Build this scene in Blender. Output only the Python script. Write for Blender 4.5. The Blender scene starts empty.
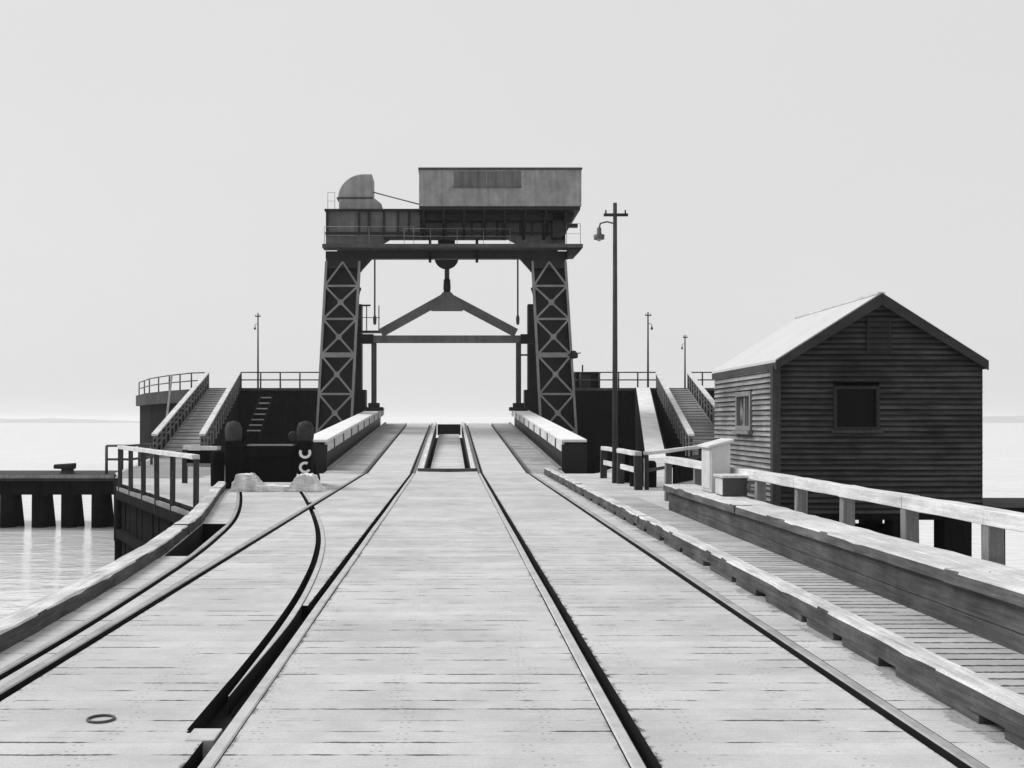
import bpy, bmesh, math, random
from mathutils import Vector, Matrix
random.seed(7)
R = math.radians
scn = bpy.context.scene
COL = scn.collection

# ------------------------------------------------------------------ camera
F = 1100.0
CX, CZ = 0.18, 1.56
VX, VY = 451.0, 421.0
cam = bpy.data.cameras.new('camera')
cam.sensor_width = 36
cam.lens = 36 * F / 1024
cam.shift_x = (512 - VX) / 1024
cam.shift_y = (VY - 384) / 1024
cam.clip_end = 20000
cam.clip_start = 0.05
co = bpy.data.objects.new('camera', cam)
COL.objects.link(co)
co.location = (CX, 0, CZ)
co.rotation_euler = (R(90), 0, 0)
scn.camera = co

def X(px, d): return CX + (px - VX) / F * d
def Z(py, d): return CZ + (VY - py) / F * d

# ------------------------------------------------------------------ materials
def new_mat(name):
    m = bpy.data.materials.new(name)
    m.use_nodes = True
    nt = m.node_tree
    b = nt.nodes['Principled BSDF']
    return m, nt, b

def nd(nt, t, **kw):
    n = nt.nodes.new(t)
    for k, v in kw.items():
        if k in n.inputs.keys() and not hasattr(type(n), k):
            n.inputs[k].default_value = v
        else:
            try: setattr(n, k, v)
            except Exception: n.inputs[k].default_value = v
    return n

def L(nt, a, b): nt.links.new(a, b)

def mth(nt, op, a, b=None, c=None, clamp=False):
    n = nt.nodes.new('ShaderNodeMath'); n.operation = op; n.use_clamp = clamp
    for i, v in enumerate((a, b, c)):
        if v is None: continue
        if isinstance(v, (int, float)): n.inputs[i].default_value = v
        else: nt.links.new(v, n.inputs[i])
    return n.outputs[0]

def grey(v): return (v, v, v, 1)

def noise(nt, vec, scale, detail=4, rough=.55, sc=None):
    if sc:
        mp = nt.nodes.new('ShaderNodeMapping'); mp.inputs['Scale'].default_value = sc
        L(nt, vec, mp.inputs['Vector']); vec = mp.outputs[0]
    n = nt.nodes.new('ShaderNodeTexNoise')
    n.inputs['Scale'].default_value = scale
    n.inputs['Detail'].default_value = detail
    n.inputs['Roughness'].default_value = rough
    L(nt, vec, n.inputs['Vector'])
    return n.outputs['Fac']

def ramp(nt, fac, p0, p1, v0, v1):
    n = nt.nodes.new('ShaderNodeMapRange')
    n.inputs[1].default_value = p0; n.inputs[2].default_value = p1
    n.inputs[3].default_value = v0; n.inputs[4].default_value = v1
    L(nt, fac, n.inputs[0])
    return n.outputs[0]

def setcol(nt, b, val):
    c = nt.nodes.new('ShaderNodeCombineColor')
    for i in range(3): L(nt, val, c.inputs[i])
    L(nt, c.outputs[0], b.inputs['Base Color'])

def bump(nt, b, h, strength=.4, dist=.01):
    n = nt.nodes.new('ShaderNodeBump')
    n.inputs['Strength'].default_value = strength
    n.inputs['Distance'].default_value = dist
    L(nt, h, n.inputs['Height'])
    L(nt, n.outputs[0], b.inputs['Normal'])

def planks(name, base, width=.3, gapamt=.75, axis='Y', var=.06, gapw=.016, along=.8, stain=.12, thresh=.5, faint=.12, edges=(), spikes=False):
    """timber boards laid side by side along `axis`; the joints are open and dirty only in places"""
    m, nt, b = new_mat(name)
    tc = nt.nodes.new('ShaderNodeTexCoord')
    sep = nt.nodes.new('ShaderNodeSeparateXYZ'); L(nt, tc.outputs['Object'], sep.inputs[0])
    u = sep.outputs['Y' if axis == 'Y' else 'X']
    v = sep.outputs['X' if axis == 'Y' else 'Y']
    wob = noise(nt, tc.outputs['Object'], 3.0, 2)
    u2 = mth(nt, 'ADD', u, mth(nt, 'MULTIPLY', mth(nt, 'SUBTRACT', wob, .5), .018))
    q = mth(nt, 'DIVIDE', u2, width)
    idx = mth(nt, 'FLOOR', q)
    fr = mth(nt, 'FRACT', q)
    near = mth(nt, 'ROUND', q)
    wj = nt.nodes.new('ShaderNodeTexWhiteNoise'); wj.noise_dimensions = '1D'
    L(nt, mth(nt, 'ADD', near, .37), wj.inputs['W'])
    off = mth(nt, 'MULTIPLY', mth(nt, 'SUBTRACT', wj.outputs['Value'], .5), .16)   # boards differ in width
    edge = mth(nt, 'MULTIPLY', mth(nt, 'ABSOLUTE', mth(nt, 'SUBTRACT', q, mth(nt, 'ADD', near, off))), width)
    wn = nt.nodes.new('ShaderNodeTexWhiteNoise'); wn.noise_dimensions = '1D'
    L(nt, mth(nt, 'FLOOR', mth(nt, 'SUBTRACT', q, off)), wn.inputs['W'])
    cv = nt.nodes.new('ShaderNodeCombineXYZ')
    L(nt, mth(nt, 'MULTIPLY', v, 1 / along), cv.inputs[0])
    L(nt, mth(nt, 'MULTIPLY', near, 3.37), cv.inputs[1])
    gn = nt.nodes.new('ShaderNodeTexNoise'); gn.inputs['Scale'].default_value = 1.0; gn.inputs['Detail'].default_value = 4
    gn.inputs['Roughness'].default_value = .6
    L(nt, cv.outputs[0], gn.inputs['Vector'])
    big = noise(nt, tc.outputs['Object'], .45, 3)
    gs = ramp(nt, mth(nt, 'ADD', gn.outputs['Fac'], mth(nt, 'MULTIPLY', mth(nt, 'SUBTRACT', big, .5), .35)), thresh, thresh + .09, faint, 1.0)
    fine = noise(nt, tc.outputs['Object'], 25, 3)
    wid = mth(nt, 'MULTIPLY', mth(nt, 'MULTIPLY', gs, gapw), ramp(nt, fine, .3, .7, .45, 1.35))
    gap = mth(nt, 'MULTIPLY', mth(nt, 'SUBTRACT', 1.0, mth(nt, 'DIVIDE', edge, mth(nt, 'ADD', wid, .001)), None, True), 1.7, None, True)
    gap = mth(nt, 'MULTIPLY', gap, gs, None, True)
    tone = ramp(nt, wn.outputs['Value'], 0, 1, 1 - var, 1 + var * .6)
    grain = noise(nt, tc.outputs['Object'], 14, 6, .7, (.5, 6, 6) if axis == 'Y' else (6, .5, 6))
    tone = mth(nt, 'MULTIPLY', tone, ramp(nt, grain, .3, .7, .91, 1.06))
    st = noise(nt, tc.outputs['Object'], .7, 8, .75)
    tone = mth(nt, 'MULTIPLY', tone, ramp(nt, st, .35, .6, 1 - stain, 1.02))
    sp = noise(nt, tc.outputs['Object'], 70, 4, .7)
    tone = mth(nt, 'MULTIPLY', tone, ramp(nt, sp, .3, .72, .84, 1.08))
    ck = noise(nt, tc.outputs['Object'], 30, 2, .5, (.12, 1.6, 1) if axis == 'Y' else (1.6, .12, 1))    # drying cracks
    tone = mth(nt, 'MULTIPLY', tone, ramp(nt, ck, .66, .72, 1.0, .72))
    if spikes:      # pairs of spike heads where the boards cross the joists
        px = mth(nt, 'SUBTRACT', mth(nt, 'PINGPONG', mth(nt, 'ADD', v, mth(nt, 'MULTIPLY', wn.outputs['Value'], .22)), .36), .02)
        py = mth(nt, 'SUBTRACT', mth(nt, 'ABSOLUTE', mth(nt, 'SUBTRACT', mth(nt, 'SUBTRACT', fr, .5), mth(nt, 'MULTIPLY', wn.outputs['Value'], .1))), .24)
        py = mth(nt, 'MULTIPLY', py, width)
        dd = mth(nt, 'SQRT', mth(nt, 'ADD', mth(nt, 'MULTIPLY', px, px), mth(nt, 'MULTIPLY', py, py)))
        dot = ramp(nt, dd, .005, .011, .4, 0)
        dot = mth(nt, 'MINIMUM', mth(nt, 'MAXIMUM', dot, 0.0), .55)
        tone = mth(nt, 'MULTIPLY', tone, mth(nt, 'SUBTRACT', 1.0, dot))
    # grease, splinters and dirt with ragged borders along rails and kerb
    for (ex, reach, amt, sc) in edges:
        dn = noise(nt, tc.outputs['Object'], sc, 5, .7, (1, .6, 1))
        lim = mth(nt, 'MULTIPLY', ramp(nt, dn, .42, .70, 0, 1), reach)
        dist = mth(nt, 'ABSOLUTE', mth(nt, 'SUBTRACT', sep.outputs['X'], ex))
        mk = ramp(nt, mth(nt, 'SUBTRACT', lim, dist), 0, .03, 0, amt)
        mkc = mth(nt, 'MINIMUM', mth(nt, 'MAXIMUM', mk, 0.0), amt)
        tone = mth(nt, 'MULTIPLY', tone, mth(nt, 'SUBTRACT', 1.0, mkc))
    val = mth(nt, 'MULTIPLY', mth(nt, 'MULTIPLY', tone, base), mth(nt, 'SUBTRACT', 1.0, mth(nt, 'MULTIPLY', gap, gapamt)))
    setcol(nt, b, val)
    b.inputs['Roughness'].default_value = .85
    b.inputs['Specular IOR Level'].default_value = .2
    h = mth(nt, 'SUBTRACT', mth(nt, 'MULTIPLY', grain, .2), mth(nt, 'MULTIPLY', gap, 1.0))
    bump(nt, b, h, .5, .010)
    return m

def timber(name, base, axis=1, contrast=.35, rough=.85, scale=6, spec=.2, bstr=.5):
    """weathered wood with the grain along one axis"""
    m, nt, b = new_mat(name)
    tc = nt.nodes.new('ShaderNodeTexCoord')
    sc = [5.0, 5.0, 5.0]; sc[axis] = .3
    g = noise(nt, tc.outputs['Object'], scale, 6, .65, tuple(sc))
    s = noise(nt, tc.outputs['Object'], 1.1, 5, .65)
    sp = noise(nt, tc.outputs['Object'], 45, 3)
    t = mth(nt, 'MULTIPLY', ramp(nt, g, .3, .7, 1 - contrast, 1 + contrast * .5), ramp(nt, s, .3, .68, 1 - contrast, 1 + contrast * .4))
    t = mth(nt, 'MULTIPLY', t, ramp(nt, sp, .3, .7, .88, 1.08))
    setcol(nt, b, mth(nt, 'MULTIPLY', t, base))
    b.inputs['Roughness'].default_value = rough
    b.inputs['Specular IOR Level'].default_value = spec
    bump(nt, b, g, bstr, .01)
    return m

def painted(name, base, contrast=.2, rough=.6, metallic=0, scale=1.2, streak=True, spec=.3):
    """painted or oxidised iron with blotches and rain streaks"""
    m, nt, b = new_mat(name)
    tc = nt.nodes.new('ShaderNodeTexCoord')
    a = noise(nt, tc.outputs['Object'], scale, 6, .65)
    t = ramp(nt, a, .3, .7, 1 - contrast, 1 + contrast * .6)
    if streak:
        s = noise(nt, tc.outputs['Object'], 2.2, 4, .6, (2.2, 2.2, .18))
        t = mth(nt, 'MULTIPLY', t, ramp(nt, s, .3, .7, 1 - contrast * .8, 1 + contrast * .3))
    f = noise(nt, tc.outputs['Object'], 30, 4)
    t = mth(nt, 'MULTIPLY', t, ramp(nt, f, .3, .7, .92, 1.06))
    setcol(nt, b, mth(nt, 'MULTIPLY', t, base))
    b.inputs['Roughness'].default_value = rough
    b.inputs['Metallic'].default_value = metallic
    b.inputs['Specular IOR Level'].default_value = spec
    bump(nt, b, f, .15, .004)
    return m

M = {}
M['deck'] = planks('deck_boards', .54, .205, .85, thresh=.485, faint=.18, stain=.24, var=.09, along=.55, gapw=.015, spikes=True, edges=((1.13, .065, .85, 13), (-1.03, .05, .8, 13), (.985, .045, .6, 12), (-.88, .05, .7, 12), (2.46, .04, .7, 13), (2.9, .20, .35, 4), (-2.325, .04, .7, 13)))
M['walk'] = planks('walkway_boards', .47, .17, .9, var=.16, thresh=.40, gapw=.024, along=.9, stain=.3, faint=.4)
M['bridge'] = planks('bridge_boards', .55, .26, .6, var=.10, thresh=.5, gapw=.025, along=1.5)
M['bridge_side'] = planks('bridge_side_boards', .40, .26, .7, var=.22, thresh=.42, gapw=.04, along=1.0, stain=.35)
M['bridge_mid'] = planks('well_boards', .62, .9, .8, var=.12, thresh=.30, gapw=.09, along=3)
M['ramp'] = planks('ramp_boards', .30, .5, .6, var=.2, thresh=.35, gapw=.08, along=2)
M['pale_timber'] = timber('pale_weathered_timber', .66, 1, .28)
M['pale_timber_x'] = timber('pale_weathered_timber_crosswise', .62, 0, .28)
M['kerb'] = timber('pale_kerb_top', .62, 1, .4)
M['kerb_face'] = timber('dark_kerb_face', .10, 1, .6)
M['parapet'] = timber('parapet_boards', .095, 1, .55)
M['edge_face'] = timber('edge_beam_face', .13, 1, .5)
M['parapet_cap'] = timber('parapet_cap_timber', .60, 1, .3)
M['tarred'] = timber('tarred_timber', .009, 2, .5, .95, spec=.05)
M['tarred_h'] = timber('tarred_timber_lengthwise', .011, 1, .5, .95, spec=.05)
M['dark_post'] = timber('dark_post_timber', .05, 2, .5)
M['post'] = timber('grey_post_timber', .24, 2, .4)
M['void'] = timber('shadow_dark_timber', .010, 0, .4)  # near-black colour carries the shade of grooves, gaps and hollows
def clap(name, base, axis, contrast):
    m = timber(name, base, axis, contrast, .85, 5)
    nt = m.node_tree; b = nt.nodes['Principled BSDF']
    old = b.inputs['Base Color'].links[0].from_node
    src = old.inputs[0].links[0].from_socket
    tc = nt.nodes.new('ShaderNodeTexCoord'); sep = nt.nodes.new('ShaderNodeSeparateXYZ'); L(nt, tc.outputs['Object'], sep.inputs[0])
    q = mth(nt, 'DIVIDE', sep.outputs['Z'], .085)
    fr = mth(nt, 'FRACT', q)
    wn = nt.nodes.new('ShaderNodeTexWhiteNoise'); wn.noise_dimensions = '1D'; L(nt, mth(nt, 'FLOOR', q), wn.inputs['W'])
    k = mth(nt, 'MULTIPLY', ramp(nt, fr, .35, .8, 1.5, .35), ramp(nt, wn.outputs['Value'], 0, 1, .8, 1.2))   # shadow under each lap painted in dark, bare wood on the lower lip
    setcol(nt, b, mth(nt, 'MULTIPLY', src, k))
    return m
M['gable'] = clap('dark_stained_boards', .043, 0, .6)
M['side'] = clap('sunlit_pale_boards', .19, 1, .5)  # paler boards, the left wall's sunlit brightness put into their colour
M['trim'] = timber('dark_trim_timber', .06, 2, .35)
M['barge'] = timber('barge_timber', .045, 0, .3)
M['frame'] = timber('window_frame_timber', .22, 2, .3)
M['frame_dark'] = timber('dark_window_frame_timber', .035, 2, .3)
M['iron'] = painted('dark_iron', .014, .4, .55)
M['iron_mid'] = painted('grey_iron', .075, .4, .55)
M['lattice'] = painted('pale_lattice_iron', .23, .3, .55, streak=False)
M['girder'] = painted('girder_paint', .12, .35, .55)
M['house'] = painted('house_sheeting', .28, .3, .6, scale=1.9)
M['house_win'] = painted('house_window_panels', .13, .3, .3)
M['cowl'] = painted('cowl_sheeting', .31, .28, .55)
M['beam'] = painted('lifting_beam_paint', .17, .3, .5)
M['rail_dull'] = painted('dull_rail_head', .34, .35, .5, .2, 3, False)
M['rail'] = painted('worn_rail_steel', .52, .25, .45, .35, 3, False)
M['rail_far'] = painted('dull_rail_steel', .13, .3, .5, .2, 3, False)
M['concrete'] = painted('pale_concrete', .72, .15, .9, streak=False)
M['limewash'] = painted('flaking_limewash', .80, .4, .95, scale=4)
M['white'] = painted('white_paint', .74, .2, .9, streak=False, spec=.05)
M['cabinet'] = painted('pale_cabinet_paint', .58, .18, .6)
M['pole'] = timber('pole_timber', .06, 2, .35)

# roof: light sheets with faint courses
m, nt, b = new_mat('pale_roof_sheets')
tc = nt.nodes.new('ShaderNodeTexCoord')
sep = nt.nodes.new('ShaderNodeSeparateXYZ'); L(nt, tc.outputs['Object'], sep.inputs[0])
s1 = noise(nt, tc.outputs['Object'], 45, 4, .7)
s2 = noise(nt, tc.outputs['Object'], 1.5, 5)
w = mth(nt, 'SINE', mth(nt, 'MULTIPLY', sep.outputs['Y'], 2 * math.pi / .076))
t = mth(nt, 'MULTIPLY', ramp(nt, s1, .3, .7, .72, 1.1), ramp(nt, s2, .3, .7, .94, 1.03))
setcol(nt, b, mth(nt, 'MULTIPLY', t, .56)); b.inputs['Roughness'].default_value = .75
bump(nt, b, w, .5, .012)
M['roof'] = m

# glass: dark, glossy
m, nt, b = new_mat('dark_glass')
b.inputs['Base Color'].default_value = grey(.005); b.inputs['Roughness'].default_value = .15
b.inputs['Specular IOR Level'].default_value = .08
M['glass'] = m
m, nt, b = new_mat('bright_glass')
tc = nt.nodes.new('ShaderNodeTexCoord')
setcol(nt, b, ramp(nt, noise(nt, tc.outputs['Object'], 3, 3), .38, .6, .03, .28)); b.inputs['Roughness'].default_value = .12
M['glass_bright'] = m

# water: pale silty harbour with small ripples
m, nt, b = new_mat('harbour_water')
tc = nt.nodes.new('ShaderNodeTexCoord')
b.inputs['Roughness'].default_value = .12
b.inputs['IOR'].default_value = 1.33
n1 = noise(nt, tc.outputs['Object'], .9, 4, .6, (.7, 1.5, 1))
n2 = noise(nt, tc.outputs['Object'], .12, 3)
setcol(nt, b, ramp(nt, n2, .3, .7, .66, .76))
bump(nt, b, n1, .55, .16)
M['water'] = m

m, nt, b = new_mat('far_hills')
tc = nt.nodes.new('ShaderNodeTexCoord')
setcol(nt, b, ramp(nt, noise(nt, tc.outputs['Object'], .02, 5), .3, .7, .34, .42)); b.inputs['Roughness'].default_value = 1  # paled so that part of the distance haze sits in the colour
M['hills'] = m

# ------------------------------------------------------------------ mesh builder
class MB:
    def __init__(s): s.v = []; s.f = []; s.smooth = []
    def add(s, vs, fs, smooth=False):
        o = len(s.v); s.v += [tuple(p) for p in vs]
        s.f += [tuple(i + o for i in f) for f in fs]; s.smooth += [smooth] * len(fs)
        return s
    def box(s, x0, x1, y0, y1, z0, z1):
        vs = [(x, y, z) for z in (z0, z1) for y in (y0, y1) for x in (x0, x1)]
        return s.add(vs, [(0, 2, 3, 1), (4, 5, 7, 6), (0, 1, 5, 4), (2, 6, 7, 3), (0, 4, 6, 2), (1, 3, 7, 5)])
    def hexa(s, vs):   # 8 points ordered like box
        return s.add(vs, [(0, 2, 3, 1), (4, 5, 7, 6), (0, 1, 5, 4), (2, 6, 7, 3), (0, 4, 6, 2), (1, 3, 7, 5)])
    def bar(s, p0, p1, w, h, up=(0, 0, 1), nseg=1, jit=0.0):
        p0 = Vector(p0); p1 = Vector(p1); d = (p1 - p0).normalized()
        up = Vector(up)
        if abs(d.dot(up)) > .99: up = Vector((0, 1, 0)) if abs(d.y) < .9 else Vector((1, 0, 0))
        side = d.cross(up).normalized(); u = side.cross(d).normalized()
        vs = []; fs = []
        for k in range(nseg + 1):
            c = p0.lerp(p1, k / nseg)
            j = [Vector((random.uniform(-jit, jit), random.uniform(-jit, jit), random.uniform(-jit, jit))) for _ in range(4)]
            vs += [c - side * w / 2 - u * h / 2 + j[0], c + side * w / 2 - u * h / 2 + j[1], c + side * w / 2 + u * h / 2 + j[2], c - side * w / 2 + u * h / 2 + j[3]]
        for k in range(nseg):
            a = 4 * k; e = a + 4
            for i in range(4):
                n = (i + 1) % 4
                fs.append((a + i, a + n, e + n, e + i))
        fs.append((3, 2, 1, 0)); e = 4 * nseg; fs.append((e, e + 1, e + 2, e + 3))
        return s.add(vs, fs)
    def tube(s, p0, p1, r0, r1=None, n=10, cap=True):
        if r1 is None: r1 = r0
        p0 = Vector(p0); p1 = Vector(p1); d = (p1 - p0).normalized()
        up = Vector((0, 0, 1)) if abs(d.z) < .95 else Vector((0, 1, 0))
        a = d.cross(up).normalized(); b = a.cross(d)
        vs = []
        for c, r in ((p0, r0), (p1, r1)):
            for k in range(n):
                t = 2 * math.pi * k / n
                vs.append(c + a * r * math.cos(t) + b * r * math.sin(t))
        s.add(vs, [(k, (k + 1) % n, n + (k + 1) % n, n + k) for k in range(n)], True)
        if cap: 
            o = len(s.v) - 2 * n
            s.f += [tuple(o + k for k in reversed(range(n))), tuple(o + n + k for k in range(n))]; s.smooth += [False, False]
        return s
    def lathe(s, c, prof, n=16, axis='Z'):
        c = Vector(c); vs = []; fs = []
        for r, h in prof:
            for k in range(n):
                t = 2 * math.pi * k / n
                if axis == 'Z': vs.append(c + Vector((r * math.cos(t), r * math.sin(t), h)))
                elif axis == 'Y': vs.append(c + Vector((r * math.cos(t), h, r * math.sin(t))))
                else: vs.append(c + Vector((h, r * math.cos(t), r * math.sin(t))))
        for j in range(len(prof) - 1):
            for k in range(n):
                fs.append((j * n + k, j * n + (k + 1) % n, (j + 1) * n + (k + 1) % n, (j + 1) * n + k))
        return s.add(vs, fs, True)
    def prism(s, poly, axis, a, b):
        """poly: 2-D outline; axis: direction of extrusion from a to b"""
        def P(p, t):
            if axis == 'Z': return (p[0], p[1], t)
            if axis == 'Y': return (p[0], t, p[1])
            return (t, p[0], p[1])
        n = len(poly)
        vs = [P(p, a) for p in poly] + [P(p, b) for p in poly]
        fs = [tuple(range(n)), tuple(reversed(range(n, 2 * n)))] + [(i, (i + 1) % n, n + (i + 1) % n, n + i) for i in range(n)]
        return s.add(vs, fs)
    def sweep(s, path, a, b, z0, z1):
        """rectangle [a,b]x[z0,z1] swept along path of (x,y) or (x,y,z); lateral offset is in x"""
        vs = []
        for p in path:
            z = p[2] if len(p) > 2 else 0
            aa = a(p[1]) if callable(a) else a
            bb = b(p[1]) if callable(b) else b
            vs += [(p[0] + aa, p[1], z + z0), (p[0] + bb, p[1], z + z0), (p[0] + bb, p[1], z + z1), (p[0] + aa, p[1], z + z1)]
        fs = []; n = len(path)
        for k in range(n - 1):
            o = 4 * k; e = o + 4
            for i in range(4):
                j = (i + 1) % 4
                fs.append((o + i, o + j, e + j, e + i))
        fs.append((3, 2, 1, 0)); e = 4 * (n - 1); fs.append((e, e + 1, e + 2, e + 3))
        return s.add(vs, fs)
    def mesh(s, name, loc=(0, 0, 0), bevel=0):
        me = bpy.data.meshes.new(name)
        lx, ly, lz = loc
        me.from_pydata([(x - lx, y - ly, z - lz) for x, y, z in s.v], [], s.f)
        me.polygons.foreach_set('use_smooth', s.smooth)
        bm = bmesh.new(); bm.from_mesh(me)
        bmesh.ops.recalc_face_normals(bm, faces=bm.faces)
        if bevel:
            es = [e for e in bm.edges if len(e.link_faces) == 2 and e.calc_face_angle() > .6]
            bmesh.ops.bevel(bm, geom=es, offset=bevel, segments=1, affect='EDGES', clamp_overlap=True)
        bm.to_mesh(me); bm.free(); me.update()
        return me
    def build(s, name, mat, parent=None, bevel=0):
        loc = (0, 0, 0)
        if parent is not None:
            p = parent; loc = Vector((0, 0, 0))
            while p is not None:
                loc = loc + Vector(p.location); p = p.parent
        me = s.mesh(name, loc, bevel)
        me.materials.append(M[mat] if isinstance(mat, str) else mat)
        o = bpy.data.objects.new(name, me); COL.objects.link(o)
        if parent is not None: o.parent = parent
        return o

def tag(o, label=None, cat=None, group=None, kind=None):
    if label: o['label'] = label
    if cat: o['category'] = cat
    if group: o['group'] = group
    if kind: o['kind'] = kind
    return o

def thing(name, loc, label, cat, group=None):
    o = bpy.data.objects.new(name, None); COL.objects.link(o)
    o.location = loc; o.empty_display_size = .2
    return tag(o, label, cat, group)

def structure(name, mb, mat, bevel=0):
    return tag(mb.build(name, mat, None, bevel), kind='structure')

def interp(pts, y):
    """pts: list of (y, x)"""
    if y <= pts[0][0]: return pts[0][1]
    for (a, p), (b, q) in zip(pts, pts[1:]):
        if y <= b: return p + (q - p) * (y - a) / (b - a)
    (a, p), (b, q) = pts[-2:]
    return p + (q - p) * (y - a) / (b - a)

def smooth_path(pts, y0, y1, step=.4):
    """smoothed samples (x, y) of the polyline pts of (y, x)"""
    n = max(2, int((y1 - y0) / step)); out = []
    for k in range(n + 1):
        y = y0 + (y1 - y0) * k / n
        x = sum(interp(pts, y + e) for e in (-1.2, -.6, 0, .6, 1.2)) / 5
        out.append((x, y))
    return out

# ------------------------------------------------------------------ setting: water, hills
WZ = -2.0
structure('water', MB().add([(-6000, -200, WZ), (6000, -200, WZ), (6000, 9000, WZ), (-6000, 9000, WZ)], [(0, 1, 2, 3)]), 'water')

def hills(name, xs, y0, hfun, depth=400):
    mb = MB(); n = len(xs); rows = [(0, -.02), (.25, .55), (.5, 1.0), (.8, .5), (1, 0)]
    vs = []
    for (t, hh) in rows:
        for x in xs:
            vs.append((x, y0 + t * depth, WZ + (hfun(x) * hh * random.uniform(.93, 1.07) if hh > 0 else -1)))
    fs = [(j * n + i, j * n + i + 1, (j + 1) * n + i + 1, (j + 1) * n + i) for j in range(len(rows) - 1) for i in range(n - 1)]
    mb.add(vs, fs, True)
    structure(name, mb, 'hills')
hills('hills', [-2400 + 40 * k for k in range(47)], 2000, lambda x: 15 * max(0, min(1, (-560 - x) / 300)) * (.8 + .2 * math.sin(x * .009) + .12 * math.sin(x * .031)) + .4)
hills('far_shore_hills', [780 + 40 * k for k in range(45)], 2000, lambda x: 16 * max(0, min(1, (x - 800) / 300)) * (.8 + .2 * math.sin(x * .007 + 1) + .12 * math.sin(x * .027)) + .4)

# ------------------------------------------------------------------ wharf deck with its rail grooves
LO, CL, CR, RO = -2.385, -.96, 1.06, 2.52          # gauge faces of the four main rails
D0, D1 = -3.0, 32.6
GR = [(5.3, -1.07), (7, -1.085), (8.2, -1.095), (9, -1.11), (10.7, -1.19), (12.9, -1.35), (15.3, -1.62), (18.65, -2.13), (22.6, -2.80), (24.8, -3.2)]
GL = [(-3, -2.58), (7, -2.58), (9.4, -2.63), (11, -2.71), (12.75, -2.78), (16.66, -3.14), (19.5, -3.58), (22.9, -4.21), (24.8, -4.6)]
KL = [(-3, -2.85), (7.76, -2.85), (11.1, -3.02), (13, -3.17), (16.7, -3.6), (19.5, -4.05), (22.9, -4.62), (26, -5.1)]   # left kerb inner face
gr_path = smooth_path(GR, 5.5, 24.6, .35)
gl_path = smooth_path(GL, -3, 24.6, .35)
kl_path = smooth_path(KL, -3, 25.8, .5)

outline = [(x - .27, y) for x, y in kl_path if y < 18.6]
outline += [(-4.15, 19.2), (-7.95, 27.2), (-9.9, 33.0), (-12.5, 46.3), (-9.9, 46.3), (-6.2, 33.0), (-4.6, 32.6), (4.4, 32.6), (4.6, 33.0), (8.2, 46.3), (12.6, 46.3), (10.4, 33.0), (10.4, 23.0), (4.72, 21.8), (4.72, D0)]
slab = MB().prism(outline, 'Z', -.38, 0).build('deck', 'deck')
cutters = []
def cut(mb): cutters.append(mb)
straight = lambda g: [(g, D0 - .5), (g, D1 + .5)]
GD = -.11
cut(MB().sweep(straight(LO), -.085, .06, GD, .2))
cut(MB().sweep(straight(CL), -.07, .078, GD, .2))
cut(MB().sweep(straight(CR), -.076, .07, GD, .2))
cut(MB().sweep(straight(RO), -.06, .082, GD, .2))
cut(MB().sweep(gr_path, -.07, .055, GD + .003, .2))
cut(MB().sweep([(x, y) for x, y in gl_path][1:], -.06, .055, GD + .006, .2))
# wide gap of the switch
cut(MB().sweep([(-1.0, 5.55), (-1.0, 6.6), (-1.0, 9.3)], lambda y: -.155 if y < 7 else -.10, .03, GD - .004, .2))
# hole with missing boards between left kerb and siding rail
cut(MB().sweep([(0, 12.7), (0, 14.2), (0, 15.6), (0, 16.7)], lambda y: interp(KL, y) + .012, lambda y: interp(GL, y) - .075, -.30, .2))
dg = bpy.context.evaluated_depsgraph_get()
for k, c in enumerate(cutters):
    cm = c.mesh('cutter'); cobj = bpy.data.objects.new('cutter', cm); COL.objects.link(cobj)
    md = slab.modifiers.new('cut', 'BOOLEAN'); md.operation = 'DIFFERENCE'; md.object = cobj; md.solver = 'EXACT'
    dg = bpy.context.evaluated_depsgraph_get()
    me = bpy.data.meshes.new_from_object(slab.evaluated_get(dg))
    slab.modifiers.clear(); old = slab.data; slab.data = me; bpy.data.meshes.remove(old)
    bpy.data.objects.remove(cobj); bpy.data.meshes.remove(cm)
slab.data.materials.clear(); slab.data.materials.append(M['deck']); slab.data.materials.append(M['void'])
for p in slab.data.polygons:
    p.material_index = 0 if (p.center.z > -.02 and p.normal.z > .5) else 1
    p.use_smooth = False
tag(slab, kind='structure')

# rails let into the deck
def rail(path, a, b, label, group='rails let into the wharf deck', top=.012, mat='rail'):
    mb = MB().sweep(path, a, b, -.105, top)
    o = mb.build('rail', mat, None, .008)
    o.data.materials.append(M['iron'])             # rusty dark web below the worn head
    for p in o.data.polygons: p.material_index = 0 if p.normal.z > .35 else 1
    return tag(o, label, 'rail', group)
def seg(g, step=2.0):
    n = int((D1 - D0) / step)
    return [(g + random.uniform(-.004, .004), D0 + (D1 - D0 - .02) * k / n) for k in range(n + 1)]
rail(seg(LO), -.072, 0, 'straight rail running along the left side of the wharf, crossed by the curved siding rail', mat='rail_dull')
rail(seg(CL), 0, .072, 'straight rail forming the left edge of the wide middle boards, touched by the switch')
rail(seg(CR), -.068, 0, 'straight rail forming the right edge of the wide middle boards')
rail(seg(RO), 0, .068, 'straight rail just beside the long right kerb and walkway', mat='rail_dull')
gr_draw = [(x, y) for x, y in gr_path if y > 6.1 and not (19.6 < y < 20.9)]
rail([p for p in gr_draw if p[1] < 20], (lambda y: 0.0), (lambda y: .052 * min(1, max(.15, (y - 6) / 2.5))), 'curved siding rail that leaves the switch and bends left across the wharf', top=.011)
rail([p for p in gr_draw if p[1] > 20], 0, .052, 'short siding rail piece running up to the right buffer post', top=.011)
rail(gl_path[2:], -.056, 0, 'curved siding rail close along the left kerb past the hole in the boards', top=.011, mat='rail_dull')

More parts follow.
